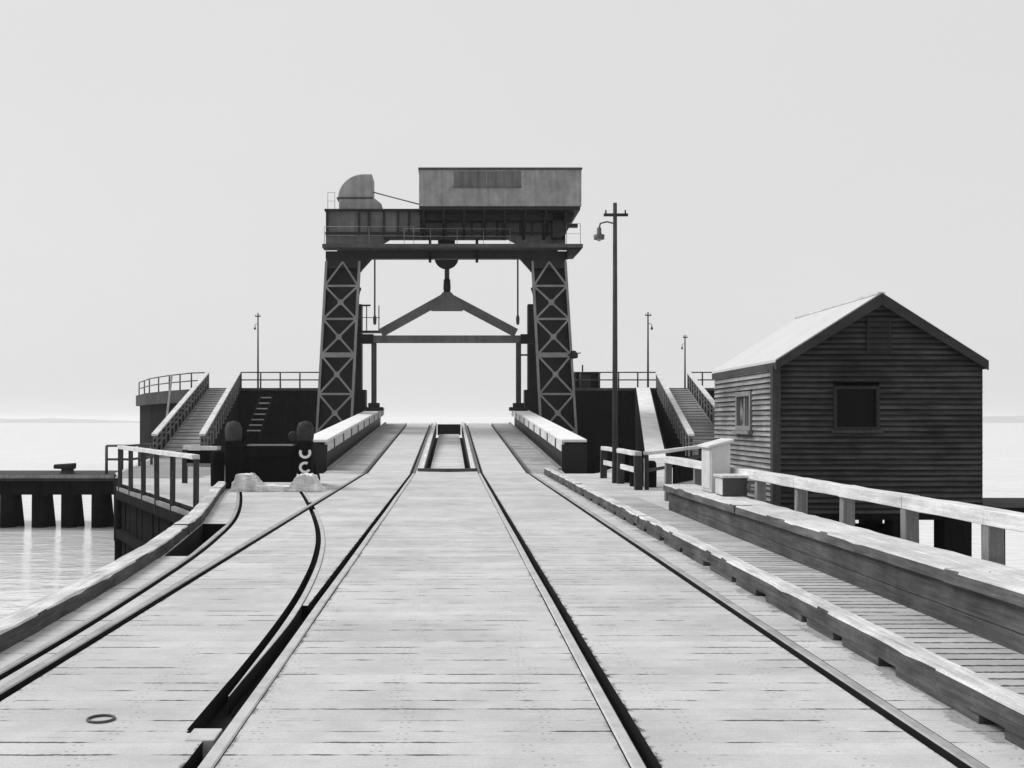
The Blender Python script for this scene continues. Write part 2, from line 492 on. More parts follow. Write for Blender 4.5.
tag(MB().box(-1.12, -.975, 5.36, 5.56, -.09, .007).build('switch_plate', 'rail', None, .004), 'pale worn metal plate at the near end of the switch, beside the middle boards', 'plate')

# ------------------------------------------------------------------ kerbs, walkway, parapet
def baulks(mb, pathfun, y0, y1, w, z0, z1, n, gap=.012, side=1, dash=False):
    """a row of squared logs end to end; returns nothing"""
    ys = [y0]
    while ys[-1] < y1 - 1: ys.append(min(y1, ys[-1] + n * random.uniform(.8, 1.2)))
    for a, e in zip(ys, ys[1:]):
        dz = random.uniform(-.008, .008); dx = random.uniform(-.01, .01)
        k = max(2, int((e - a) / .22)); vs = []
        for i in range(k + 1):
            y = a + gap / 2 + (e - a - gap) * i / k
            x = pathfun(y) + dx
            chip = .016 if random.random() < .05 else 0
            j = lambda s=.007: random.uniform(-s, s)
            vs.append([(x + j(), y, z0), (x + side * w, y, z0), (x + side * (w - .012) + j(), y, z1 + dz + j(.004)), (x + side * (.012 + chip) + j(), y, z1 + dz + j(.004)), (x + j(.003), y, z1 + dz - .014 - chip * .8)])
        pts = [p for r in vs for p in r]; fs = []
        for i in range(k):
            o = 5 * i
            for t in range(5): fs.append((o + t, o + (t + 1) % 5, o + 5 + (t + 1) % 5, o + 5 + t))
        fs.append((0, 1, 2, 3, 4)); o = 5 * k; fs.append(tuple(o + t for t in (4, 3, 2, 1, 0)))
        mb.add(pts, fs)
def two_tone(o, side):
    o.data.materials.append(M[side])               # upward faces keep the paler wood, all others take this darker one
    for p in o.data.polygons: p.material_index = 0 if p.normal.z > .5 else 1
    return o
t = thing('timber_kerb', (-2.95, 5, 0), 'low squared timber kerb curving along the left deck edge above the water', 'kerb')
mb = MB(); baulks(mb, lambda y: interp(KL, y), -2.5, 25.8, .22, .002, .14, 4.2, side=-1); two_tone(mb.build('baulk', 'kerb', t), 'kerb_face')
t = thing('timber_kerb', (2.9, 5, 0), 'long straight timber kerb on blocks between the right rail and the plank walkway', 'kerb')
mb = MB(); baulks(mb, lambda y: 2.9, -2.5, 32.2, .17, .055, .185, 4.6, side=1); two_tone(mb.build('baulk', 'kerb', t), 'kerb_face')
mb = MB(); y = -2.4
while y < 32:
    l = random.uniform(.5, 1.1); mb.box(2.897, 3.05, y, y + l, -.002, .056); y += l + random.uniform(.12, .35)
mb.build('packing_block', 'kerb_face', t)
structure('walkway', MB().box(3.068, 3.80, -2.6, 21.6, -.01, .085), 'walk', .006)
# low timber strip along the bridge side of right kerb
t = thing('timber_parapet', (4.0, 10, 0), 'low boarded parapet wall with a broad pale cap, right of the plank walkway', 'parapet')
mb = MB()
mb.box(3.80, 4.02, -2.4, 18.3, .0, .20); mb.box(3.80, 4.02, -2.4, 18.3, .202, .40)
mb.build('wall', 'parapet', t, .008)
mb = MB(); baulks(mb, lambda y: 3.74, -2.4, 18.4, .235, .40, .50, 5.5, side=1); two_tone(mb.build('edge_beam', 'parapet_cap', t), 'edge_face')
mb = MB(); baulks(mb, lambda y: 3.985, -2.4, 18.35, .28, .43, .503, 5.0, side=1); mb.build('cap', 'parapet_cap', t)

# ------------------------------------------------------------------ railings
def railing(label, pts, zf=0, h=.87, post=.11, rail_w=.16, rail_h=.11, mid=True, mats=('post', 'pale_timber', 'post'), group=None, name='railing', base=None, bar_h=.07):
    """pts: list of (x, y) post positions"""
    t = thing(name, (pts[0][0], pts[0][1], zf), label, 'railing', group)
    zz = lambda p: (p[2] if len(p) > 2 else zf)
    for p in pts:
        q = MB().bar((p[0], p[1], zz(p) - (.0 if base is None else base)), (p[0] + random.uniform(-.012, .012), p[1], zz(p) + h - rail_h), post, post, (0, 1, 0))
        q.build('post', mats[0], t, .006)
    for a, e in zip(pts, pts[1:]):
        va = Vector((a[0], a[1], zz(a))); ve = Vector((e[0], e[1], zz(e))); dd = (ve - va).normalized()
        q = MB().bar(va + Vector((0, 0, h - rail_h / 2)) - dd * .0, ve + Vector((0, 0, h - rail_h / 2)), rail_w, rail_h, nseg=4, jit=.005)
        q.build('top_rail', mats[1], t, .006)
        if mid:
            q = MB().bar(va + Vector((0, 0, h * .5)), ve + Vector((0, 0, h * .5)), .05, bar_h)
            q.build('mid_rail', mats[2], t)
    return t
ys = [21.5, 18.9, 16.75, 15.1, 13.35, 11.8, 10.15, 8.6, 7.0, 5.4, 3.8, 2.2]
railing('long heavy timber handrail with square posts in front of the shed', [(4.42, y) for y in ys], mid=False, post=.125, rail_w=.17, rail_h=.12)
railing('short grey timber railing beside the tall lamp post', [(4.34, 30.0), (4.40, 27.4), (4.42, 24.9)], post=.17, rail_h=.1, rail_w=.16, mats=('dark_post', 'pale_timber', 'pale_timber'), bar_h=.12)
railing('slanting timber railing crossing in front of the pale chute', [(4.62, 24.95), (5.52, 27.0), (7.3, 31.4)], post=.09, rail_h=.08, mats=('dark_post', 'pale_timber', 'dark_post'))
railing('pale topped timber railing on the slanting left deck edge above the dark pier face', [(x - .10, y - .05) for x, y in ((-4.22, 19.45), (-5.05, 21.1), (-5.72, 22.5), (-6.4, 23.94), (-7.1, 25.4), (-7.78, 26.85))], post=.088, rail_h=.085, rail_w=.14, h=.97, base=.34, mid=False, mats=('dark_post', 'pale_timber', 'dark_post'))
tr = railing('short timber railing left of the buffer stop with dark posts and boarding', [(-6.5, 27.6), (-5.55, 27.2)], post=.12, rail_h=.10, h=.94, mats=('dark_post', 'pale_timber_x', 'post'))

MB().bar((-6.46, 27.66, .62), (-5.6, 27.26, .62), .03, .40).build('boarding', 'tarred', tr)
structure('approach', MB().prism([(-9.0, 30.0), (-6.75, 30.0), (-6.75, 32.0), (-10.0, 46.2), (-12.3, 46.2), (-9.75, 33.0)], 'Z', -.01, .006), 'ramp')
# dark hoarding and mooring posts behind the right railings
t = thing('board_fence', (6.5, 29.6, 0), 'low dark board fence behind the slanting railing at the foot of the right ramp', 'fence')
mb = MB()
for k in range(12):
    a = k / 12; p = Vector((5.66, 27.1, 0)).lerp(Vector((8.6, 33.0, 0)), a)
    e = Vector((5.66, 27.1, 0)).lerp(Vector((8.6, 33.0, 0)), (k + .93) / 12)
    mb.bar((p.x, p.y, .33), (e.x, e.y, .33 ), .04, .64)
mb.build('boards', 'tarred', t)
mb = MB().bar((5.66, 27.06, .60), (8.6, 32.96, .60), .03, .08); mb.build('rail', 'dark_post', t)
for k, (x, y, r, h) in enumerate([(4.62, 26.3, .17, .80), (4.88, 25.9, .14, .62), (4.62, 27.9, .15, .74), (-5.42, 26.4, .17, .84), (-5.15, 27.3, .2, 1.0)]):
    mb = MB().lathe((x, y, 0), [(r, 0), (r * 1.02, h * .6), (r * .97, h - .05), (r * .7, h), (.001, h + .01)], 12)
    lab = ['tallest stout tarred mooring post behind the railing corner', 'shortest stout tarred mooring post right beside the railing corner', 'stout tarred mooring post of middle height near the lamp post', 'tarred mooring post just left of the buffer stop, the nearer and lower of two', 'tarred mooring post close behind the left buffer post, the taller of two'][k]
    tag(mb.build('mooring_post', 'tarred', None), lab, 'post', 'mooring posts behind the right railing' if x > 0 else 'mooring posts beside the buffer stop')

# ------------------------------------------------------------------ dark pier face below the left deck edge
t = thing('timber_pier_face', (-6, 23, WZ), 'black timber pier face dropping from the left deck edge to the water', 'pier')
edge = [(-3.75, 15.2), (-4.15, 19.2), (-7.95, 27.2), (-9.9, 33.0)]
mb = MB()
for (a, e) in zip(edge, edge[1:]):
    n = int((Vector(a) - Vector(e)).length / .32)
    for k in range(n):
        p = Vector(a).lerp(Vector(e), k / n); q = Vector(a).lerp(Vector(e), (k + .94) / n)
        off = random.uniform(0, .03)
        mb.bar((p.x - off + .06, p.y, (WZ - .5 - .06) / 2), (q.x - off + .06, q.y, (WZ - .5 - .06) / 2), .14, abs(WZ - .5) - .06)
mb.build('sheeting', 'tarred', t)
mb = MB()
for a in (-.25, -1.2): mb.bar((-4.1 - .12, 19.15, a), (-7.95 - .1, 27.2, a), .14, .2)
mb.build('waling', 'tarred_h', t)
MB().bar((-4.20, 19.05, -.19), (-8.05, 27.16, -.19), .07, .26, nseg=8, jit=.01).build('edge_board', 'post', t)
mb = MB().lathe((-7.98, 27.22, 0), [(.17, WZ - .5), (.16, -.1), (.12, -.03), (.001, -.02)], 10); mb.build('corner_pile', 'tarred', t)

# ------------------------------------------------------------------ lifting bridge
BY0, BY1, BZ1 = 32.66, 64.0, 1.42
def bz(y): return BZ1 * (y - BY0) / (BY1 - BY0)
bridge = thing('lifting_bridge', (0, BY0, 0), 'hinged plank bridge carrying the rails up between two white topped side girders', 'bridge')
def slope_slab(x0, x1, y0, y1, dz0, dz1, th=.25, zf=bz):
    return MB().hexa([(x0, y0, zf(y0) + dz0 - th), (x1, y0, zf(y0) + dz0 - th), (x0, y1, zf(y1) + dz1 - th), (x1, y1, zf(y1) + dz1 - th),
                      (x0, y0, zf(y0) + dz0), (x1, y0, zf(y0) + dz0), (x0, y1, zf(y1) + dz1), (x1, y1, zf(y1) + dz1)])
# deck pieces between rails (gaps are the flangeways)
WL, WR = -.72, .86
for (x0, x1) in ((-3.62, LO - .075), (LO + .09, CL - .09), (CR + .09, RO - .09), (RO + .075, 3.58)):
    slope_slab(x0, x1, BY0, BY1, 0, 0).build('deck', 'bridge_side' if abs(x0 + x1) > 5 else 'bridge', bridge, .01)
for (x0, x1) in ((CL + .075, WL - .0), (WR + .0, CR - .075)):
    slope_slab(x0, x1, BY0, BY1, 0, 0).build('deck', 'bridge', bridge, .01)
slope_slab(WL, WR, BY0, 33.6, 0, 0).build('deck', 'bridge', bridge)
# sunken well between the middle rails, its floor falling away from the bridge deck
slope_slab(WL + .22, WR - .22, 33.75, 62.6, -.14, -.54, .08).build('well_floor', 'bridge_mid', bridge)
slope_slab(WL + .004, WR - .004, 33.605, 62.6, -.55, -.75, .05).build('well_bottom', 'void', bridge)
for s, (x0, x1) in enumerate(((WL, WL + .07), (WR - .07, WR))):
    slope_slab(x0, x1, 33.6, 63.9, .045, .045, .6).build('well_side', 'iron', bridge)
    slope_slab(x0 - .06 * (s == 0), x1 + .06 * (s == 1), 33.5, 63.9, .085, .085, .038).build('coaming', 'pale_timber', bridge, .01)
mb = MB(); mb.bar((WL - .1, 33.42, .08), ((WL + WR) / 2, 33.2, .075), .12, .09); mb.bar(((WL + WR) / 2, 33.2, .075), (WR + .1, 33.42, .08), .12, .09); mb.build('well_sill', 'iron_mid', bridge)
mb = MB().box(WL + .13, WR - .13, 62.6, 62.75, bz(62.6) - .6, bz(62.6) + .02); mb.build('well_end', 'iron', bridge)
for g, a, e in ((LO, -.07, 0), (CL, 0, .07), (CR, -.07, 0), (RO, 0, .07)):
    MB().sweep([(g, BY0, .0), (g, BY1, BZ1)], a, e, -.1, .014).build('rail', 'rail_far', bridge)
    MB().sweep([(g, BY0, .0), (g, BY1, BZ1)], -.11, .11, -.2, -.11).build('rail_bed', 'void', bridge)
# side girders
for s, (xi, xo) in ((-1, (-3.64, -4.42)), (1, (3.60, 4.38))):
    y0, y1 = 34.0, 63.2
    x0, x1 = min(xi, xo), max(xi, xo)
    slope_slab(x0, x1, y0, y1, .93, .93, .09).build('girder_cap', 'concrete', bridge, .012)
    slope_slab(xi + s * .02, xi + s * .09, y0 + .05, y1, .835, .835, .30).build('girder_band', 'pale_timber', bridge)
    web = slope_slab(min(xi + s * .22, xo - s * .1), max(xi + s * .22, xo - s * .1), y0 + .06, y1, .835, .835, 1.5).build('girder_web', 'iron', bridge)
    for k in range(9):
        y = 36 + k * 3.1
        MB().box(min(xi - s * .01, xi + s * .02), max(xi - s * .01, xi + s * .02), y, y + .2, bz(y) + .53, bz(y) + .835).build('stiffener', 'girder', bridge)
    mb = MB().bar((xi - s * .06, y0 - .2, .06), (xi - s * .06, y1, bz(y1) + .05), .10, .12); mb.build('wheel_guard', 'lattice', bridge)
    mb = MB().box(min(xi, xo), max(xi, xo), y0 - .06, y0 + .055, -.05, .835); mb.build('girder_end', 'iron', bridge)

# ------------------------------------------------------------------ gantry
GF, GB = 55.0, 61.0           # front and rear planes
gantry = thing('lifting_gantry', (0, 58, WZ), 'tall dark steel gantry on lattice legs with a machinery house on top', 'gantry')
levels_y = [262, 286, 319, 355, 394, 432, 470]
lev = [Z(y, GF) for y in levels_y]
ztop, zbot = 9.55, WZ
def legx(s, z):    # inner and outer x of a leg at height z (outward batter)
    t = (ztop - z) / (ztop - 1.35)
    if s > 0: return 4.25 + .42 * t, 5.9 + .52 * t
    return -4.40 - .40 * t, -6.05 - .46 * t
for s in (-1, 1):
    for (yf, dep, front) in ((GF, 1.3, True), (GB, -1.0, False)):
        leg = MB()
        # plated back and sides of the laced column
        def ring(z, yy, push=0 if front else s * .75):
            i, o = legx(s, z); i += push; o += push * .4
            return (i, yy, z), (o, yy, z)
        ya, yb = (yf + .12, yf + dep) if front else (yf + dep, yf)
        a0, b0 = ring(zbot, ya); a1, b1 = ring(ztop, ya); c0, d0 = ring(zbot, yb); c1, d1 = ring(ztop, yb)
        ins = (.05 if front else 0) * s
        leg.hexa([(a0[0] + ins * .6, ya + .5 * (yb - ya), zbot), (b0[0] - ins * .6, ya + .5 * (yb - ya), zbot), (c0[0] + ins * .6, yb, zbot), (d0[0] - ins * .6, yb, zbot),
                  (a1[0] + ins * .6, ya + .5 * (yb - ya), ztop), (b1[0] - ins * .6, ya + .5 * (yb - ya), ztop), (c1[0] + ins * .6, yb, ztop), (d1[0] - ins * .6, yb, ztop)])
        for k in (0, 1):
            p0 = ring(zbot, yf)[k]; p1 = ring(ztop, yf)[k]
            sx = (1 if k == 0 else -1) * s * .04
            leg.bar((p0[0] + sx, yf + .35, zbot), (p1[0] + sx, yf + .35, ztop), .06, .6 if front else .3, (0, 1, 0))
        lo = leg.build('leg', 'iron', gantry)
        if not front: continue
        # light angle irons and bracing on the face
        lt = MB()
        yy = yf - .03 if front else yf + .03
        for k in (0, 1):
            p0 = ring(zbot, yf)[k]; p1 = ring(ztop, yf)[k]
            lt.bar((p0[0], yy, zbot), (p1[0], yy, ztop), .12, .07, (0, 1, 0))
        for j in range(len(lev) - 1):
            zt, zb = lev[j], lev[j + 1]
            (it, ot), (ib, ob) = legx(s, zt), legx(s, zb)
            if j > 0: lt.bar((it, yy - .03, zt), (ot, yy - .03, zt), .05, .24 if j == 3 else .10)
            if j == 0:
                mid = ((it + ot) / 2, yy - .02, zt)
                lt.bar(mid, (ib, yy - .02, zb), .04, .09); lt.bar(mid, (ob, yy - .04, zb), .04, .09)
            else:
                lt.bar((it, yy - .02, zt), (ob, yy - .02, zb), .04, .095); lt.bar((ot, yy - .045, zt), (ib, yy - .045, zb), .04, .095)
                cx = (it + ot + ib + ob) / 4; lt.box(cx - .14, cx + .14, yy - .075, yy - .06, (zt + zb) / 2 - .14, (zt + zb) / 2 + .14)
        lt.build('lattice', 'lattice', lo)
    # side bracing between front and rear leg
    sb = MB()
    for j in range(1, len(lev) - 1):
        i, o = legx(s, lev[j]); i2, o2 = legx(s, lev[j + 1])
        for (xa, xb) in ((i, i2), (o, o2)):
            xr = xa + s * (.75 if xa == i else .3); sb.bar((xa, GF + 1.2, lev[j]), (xr, GB - .9, lev[j]), .1, .14)
            sb.bar((xa, GF + 1.2, lev[j]), (xb + s * (.75 if xa == i else .3), GB - .9, lev[j + 1]), .06, .1)
    sb.build('side_bracing', 'iron', gantry)
    # haunch plates at the leg heads
    i, o = legx(s, 9.55)
    MB().prism([(i - s * .0, 9.0), (i - s * .65, 9.72), (i, 9.72)], 'Y', GF + .1, GF + .35).build('haunch', 'iron', gantry)
    MB().box(min(i, o) - .02, max(i, o) + .02, GF, GF + 1.4, 9.2, 9.72).build('leg_head', 'iron', gantry)
    # pier under the legs
    # rear guide column with stepped foot
    gx = X(357.5, 60.5) if s < 0 else X(533, 60.5)
    q = MB().box(gx - .31, gx + .27, 60.0, 60.8, WZ, Z(305, 60.5)); q.box(gx - .5, gx + .5, 59.9, 60.9, WZ, Z(390, 60.5)); q.build('guide_column', 'iron', gantry)
    p = MB().box(min(s * 4.55, s * 7.2), max(s * 4.55, s * 7.2), 54.2, 62, WZ - .6, .55); p.build('plinth', 'tarred', gantry)

# main girder
GX0, GX1 = -6.08, 5.9
zg0, zg1 = Z(238, GF), Z(210.5, GF)         # belly and top of the plate girder
zh0 = Z(246, GF)
prof = [(GX0, zh0), (GX0, zg1), (GX1, zg1), (GX1, zh0), (X(520, GF), zh0), (X(505, GF), zg0), (X(386, GF) + .35, zg0), (X(380, GF), zh0)]
gm = MB().prism(prof, 'Y', GF, GF + .14)
zr0 = Z(236.5, GB)
gm.prism([(GX0, zr0 - .7), (GX0, zg1), (GX1, zg1), (GX1, zr0 - .7), (X(526, GB), zr0 - .7), (X(510, GB), zr0), (X(384, GB), zr0), (X(372, GB), zr0 - .7)], 'Y', GB - .14, GB)
gm.build('main_girder', 'girder', gantry)
mb = MB()
for px in (327.5, 359, 369, 384, 398, 409, 421, 446, 472, 497, 520, 532, 547, 563):
    x = X(px, GF); mb.box(x - .05, x + .05, GF - .11, GF - .002, Z(236, GF), zg1 - .05)
mb.box(GX0 - .05, GX1 + .05, GF - .2, GF + .3, zg1 - .04, zg1 + .05)
mb.box(GX0 - .02, GX1 + .02, GF - .16, GF - .003, Z(234.5, GF), Z(232.5, GF))
mb.box(X(384, GF), X(507, GF), GF - .2, GF + .3, zg0 - .07, zg0 + .02)
for (x0, x1) in ((GX0, X(380, GF)), (X(520, GF), GX1)): mb.box(x0 - .03, x1, GF - .12, GF + .2, zh0 - .06, zh0 + .02)
mb.build('girder_flange', 'iron', gantry)
mb = MB().box(GX0, GX1, GF + .3, GB - .15, zg1 - .3, zg1 - .1); mb.build('girder_floor', 'iron', gantry)
for px in (430, 477):
    x = X(px, GF); MB().box(x - .07, x + .07, GF + .05, GF + .25, Z(262, GF), zg0).build('hanger', 'iron', gantry)
# walkway below the girder
w0, w1 = X(324.5, GF), X(583, GF - 1)
mb = MB().box(w0, w1, GF - 1.0, GF - .02, Z(250.5, GF), Z(247, GF)); mb.build('walkway', 'iron_mid', gantry)
mb = MB().box(w0 + .05, w1 - .6, GF + .05, GF + .45, Z(258.5, GF), Z(251, GF)); mb.box(w0 + .05, w1 - .6, GB - .4, GB, Z(257, GB), Z(250, GB)); mb.prism([(w1 - .7, Z(258, GF)), (w1 - .35, Z(258, GF)), (w1 - .02, Z(251, GF)), (w1 - .7, Z(251, GF))], 'Y', GF - .8, GF + .4); mb.build('crossbeam', 'iron', gantry)
# thin railing along walkway and girder top
def thin_rail(xs, y, z, h):
    mb = MB()
    for x in xs: mb.tube((x, y, z), (x, y, z + h), .014, n=5)
    mb.tube((xs[0], y, z + h), (xs[-1], y, z + h), .011, n=5); mb.tube((xs[0], y, z + h * .5), (xs[-1], y, z + h * .5), .01, n=5)
    mb.build('thin_railing', 'lattice', gantry)
thin_rail([w1 - .12, w1 - .8], GF - .95, Z(247, GF), 1.0)
thin_rail([w0 + .1 + k * 2.2 for k in range(3)], GF - .95, Z(247, GF), .85)
thin_rail([X(405, GF) + k * 1.3 for k in range(5)], GF - .95, Z(247, GF), .75)
thin_rail([GX0 + .1, GX0 + .45], GF, zg1 + .05, .85)
thin_rail([X(396, GF) + k * .5 for k in range(4)], GB - .5, zg1 + .05, .8)
# machinery house, jutting forward over the girder
hx0, hx1 = X(419, 53.2), X(581.5, 53.2)
hz0, hz1 = Z(206, 53.2), Z(169.5, 53.2)
house = MB().box(hx0, hx1, 53.2, 60.5, hz0, hz1).build('machinery_house', 'house', gantry, .015)
mb = MB()
for k in range(1, 7):
    x = hx0 + (hx1 - hx0) * k / 7; mb.box(x - .012, x + .012, 53.185, 53.198, hz0 + .02, hz1 - .02)
mb.build('sheet_seam', 'house', house)
MB().box(hx0 - .04, hx1 + .04, 53.12, 60.6, hz1 + .0, hz1 + .09).build('roof', 'iron_mid', house, .02)
for (a, e) in ((454, 486), (487.5, 521)):
    wf = MB().box(X(a, 53.2), X(e, 53.2), 53.16, 53.197, Z(186.5, 53.2), Z(171.5, 53.2)).build('window', 'house_win', house)
    q = MB()
    xa, xb = X(a, 53.2), X(e, 53.2); z0, z1 = Z(186.5, 53.2), Z(171.5, 53.2)
    q.box(xa - .03, xb + .03, 53.12, 53.195, z0 - .06, z0); 
    for k in (1, 2, 3): x = xa + (xb - xa) * k / 4; q.box(x - .02, x + .02, 53.135, 53.158, z0, z1)
    q.build('frame', 'girder', wf)
MB().box(hx0, hx1 - .05, 53.3, 60.4, hz0 - .16, hz0 - .003).build('house_floor', 'iron', gantry)
mb = MB()
for x in [hx0 + .2 + k * (hx1 - hx0 - .9) / 7 for k in range(8)]:
    mb.prism([(53.3, hz0 - .17), (54.98, hz0 - .17), (54.98, hz0 - 1.35), (54.7, hz0 - 1.2)], 'X', x - .06, x + .06)
mb.prism([(hx1 - .9, hz0 - 1.35), (hx1 - .55, hz0 - .95), (hx1 - .2, hz0 - .17), (hx1 - 1.3, hz0 - .17), (hx1 - 1.3, hz0 - 1.35)], 'Y', 54.2, 54.9)
mb.box(hx0, hx1 - .6, 54.2, 54.88, hz0 - .5, hz0 - .17)
mb.box(hx1 - .6, hx1 - .05, 54.3, 54.6, hz0 - .82, hz0 - .66)
mb.build('bracket', 'iron', gantry)
# ventilator cowl on the girder
vz = zg1 + .05
VD = GF + .6
cx0, cx1 = X(338.0, VD), X(372.0, VD)
cz0, cz1 = Z(197.5, VD), Z(174.0, VD)
prof = [(cx1, cz0), (cx1, cz1)] + [(cx0 + .75 * (cx1 - cx0) - .75 * (cx1 - cx0) * math.sin(a), cz0 + (cz1 - cz0) * math.cos(a)) for a in [k * math.pi / 24 for k in range(13)]]
cowl = MB().prism(prof, 'Y', GF + .6, GF + 2.4).build('ventilator', 'cowl', gantry, .03)
MB().prism([(X(339, VD), vz), (X(383, VD), vz), (X(381.5, VD), Z(204, VD)), (X(375, VD), Z(198.6, VD)), (X(339, VD), Z(198.6, VD))], 'Y', GF + .55, GF + 2.45).build('housing', 'cowl', cowl, .02)
MB().box(cx0 - .06, cx1 + .06, GF + .5, GF + 2.5, Z(198.6, VD), cz0 + .0).build('band', 'iron_mid', cowl)
MB().tube((cx1, GF + 1.5, Z(186, GF)), (hx0, GF + 1.2, Z(200, GF)), .035, n=6).build('stay_pipe', 'house', gantry)
# sheave hanging below the girder
LY = 58.5
mb = MB().lathe((X(446.5, LY), LY - .14, Z(257, LY)), [(.001, 0), (.62, 0), (.65, .04), (.58, .14), (.65, .24), (.62, .28), (.001, .28)], 28, 'Y'); mb.build('sheave', 'iron', gantry)
mb = MB().box(X(438, LY), X(455, LY), LY - .3, LY + .3, Z(250, LY), 11.8); mb.build('sheave_block', 'iron', gantry)
mb = MB().box(X(386, LY), X(505, LY), GF + .46, GF + .7, Z(255.5, LY), Z(253, LY)); mb.build('runway', 'lattice', gantry)
# lamps and arms on right leg, small guard platform on the left column
mb = MB().bar((legx(1, 6)[1] - .1, GF - .1, Z(355, GF)), (X(577, GF), GF - .1, Z(355, GF)), .06, .09); mb.lathe((X(573.5, GF), GF - .1, Z(354.5, GF)), [(.001, -.22), (.2, -.18), (.22, 0), (.12, .16), (.001, .2)], 10); mb.bar((X(573, GF), GF - .1, Z(354, GF)), (X(580.5, GF), GF - .1, Z(353, GF)), .04, .05); mb.build('float_arm', 'iron', gantry)
mb = MB().bar((X(521, LY), LY, Z(355, LY)), (X(531, LY), LY, Z(355, LY)), .08, .09); mb.build('guide_arm', 'iron', gantry)
mb = MB(); gx0, gx1 = X(357, 60), X(381, 60); zz = Z(332, 60)
mb.box(gx0, gx1, 59.0, 60.0, zz - .08, zz)
for x in (gx0 + .05, gx0 + .6, gx1 - .05): mb.tube((x, 59.05, zz), (x, 59.05, zz + 1.35), .03, n=5)
mb.tube((gx0, 59.05, zz + 1.35), (gx1 - .5, 59.05, zz + 1.35), .05, n=5); mb.tube((gx0, 59.05, zz + .7), (gx1, 59.05, zz + .7), .02, n=5)
mb.build('guard_platform', 'iron', gantry)

# lifting beam, hanging from the sheave
lb = thing('lifting_beam', (X(447, LY), LY, Z(343, LY)), 'triangular steel lifting beam hanging on the big sheave above the bridge end', 'lifting beam')
zt0, zt1 = Z(343, LY), Z(335.5, LY)
MB().box(X(363, LY), X(531, LY), LY - .12, LY + .12, zt0, zt1).build('tie_beam', 'beam', lb, .02)
for px, s in ((381, -1), (516, 1)):
    MB().bar((X(447, LY) + s * .15, LY - .02, Z(298, LY)), (X(px, LY), LY - .02, Z(333, LY)), .46, .2, (0, 1, 0)).build('sloping_arm', 'beam', lb, .015)
    e = X(367, LY) if s < 0 else X(527, LY)
    MB().box(e - .35, e + .35, LY - .2, LY + .2, zt0 - .04, zt1 + .06).build('guide_shoe', 'iron', lb)
ax = X(447, LY)
MB().prism([(ax - .22, Z(292.5, LY)), (ax + .22, Z(292.5, LY)), (ax + .95, Z(309, LY)), (ax + .8, Z(311.5, LY)), (ax - .8, Z(311.5, LY)), (ax - .95, Z(309, LY))], 'Y', LY - .19, LY - .125).build('gusset', 'beam', lb)
mb = MB().tube((ax, LY, Z(266, LY)), (ax, LY, Z(279, LY)), .13, n=8)
mb.build('shackle', 'iron_mid', lb)
MB().lathe((ax, LY, 0), [(.001, Z(293, LY)), (.17, Z(293, LY)), (.2, Z(288, LY)), (.18, Z(280, LY)), (.1, Z(278, LY)), (.001, Z(278, LY))], 10).build('swivel', 'iron', lb)
for px, s in ((374, -1), (518.5, 1)):
    x = X(px, LY); zc = bz(LY) + .93
    MB().bar((x, LY, zc + .3), (x, LY, zt0), .27, .27, (0, 1, 0)).build('link_post', 'iron_mid', lb, .02)
    mb = MB().box(x - .5, x + .5, LY - .35, LY + .35, zc + .003, zc + .2); mb.box(x - .3, x + .3, LY - .25, LY + .25, zc + .2, zc + .42); mb.build('link_foot', 'iron', lb, .03)
    zr = Z(318, LY)
    mb = MB().tube((x - s * .02, LY + .3, zr), (x - s * .02, LY + .3, 11.98), .045, n=6)
    mb.lathe((x - s * .02, LY + .3, zr), [(.001, -.35), (.08, -.3), (.1, 0), (.05, .2), (.001, .22)], 8)
    tag(mb.build('suspension_rod', 'iron_mid'), ('thin iron rod hanging down from the gantry beside the small railed guard platform' if s < 0 else 'thin iron rod hanging down from the gantry on the lamp post side'), 'rod', 'suspension rods')

# ------------------------------------------------------------------ landing platforms with ramps
PY, PZ = 70.0, 3.5
def landing(s, word, far):
    t = thing('landing_stage', (s * 13, PY, WZ), 'black timber landing stage %s' % word, 'landing stage')
    x0, x1 = sorted((s * 6.9, s * far))
    mb = MB(); x = x0
    while x < x1 - .05:
        w = min(.42, x1 - x); mb.box(x, x + w - .02, PY + random.uniform(0, .05), PY + .3, WZ - .6, PZ - .02); x += w
    mb.box(x0, x1, PY + .3, PY + 11, WZ - .6, PZ - .3)
    mb.build('sheeting', 'tarred', t)
    MB().box(x0 - .05, x1 + .05, PY - .1, PY + 11, PZ + .002, PZ + .16).build('deck', 'iron_mid', t)
    mb = MB()
    for z in (-1.0, .9, 2.4): mb.box(x0, x1, PY - .16, PY - .01, z, z + .2)
    mb.build('waling', 'tarred', t)
    if s < 0:      # the arm of the stage that runs back at an angle
        arm = [(-15.3, PY + .35), (-16.6, PY + 1.2), (-19, PY + 5), (-22, PY + 11), (-25.0, PY + 19), (-25, PY + 25), (-8, PY + 25), (-8, PY + 11.1), (-15.3, PY + 11.1)]
        MB().prism(arm, 'Z', WZ - .6, PZ - .75).build('arm', 'tarred', t)
        MB().prism([(x - .25 * (x < -8.5), y - .25 * (y < PY + 20)) for x, y in arm], 'Z', PZ - .74, PZ + .1).build('arm_deck', 'dark_post', t)
    return t
landing(-1, 'left of the gantry with steps on its face', 15.5)
landing(1, 'right of the gantry behind the pale chute', 19.4)
def iron_rail(label, pts, z, h=1.0, grp=None):
    t = thing('iron_railing', (pts[0][0], pts[0][1], z), label, 'railing', grp)
    mb = MB()
    for (x, y) in pts: MB().tube((x, y, z), (x, y, z + h), .05, n=6).build('post', 'iron_mid', t)
    for hh in (h, h * .52):
        m2 = MB()
        for a, e in zip(pts, pts[1:]): m2.tube((a[0], a[1], z + hh), (e[0], e[1], z + hh), .045, n=6)
        m2.build('bar', 'iron_mid', t)
pz = PZ + .16
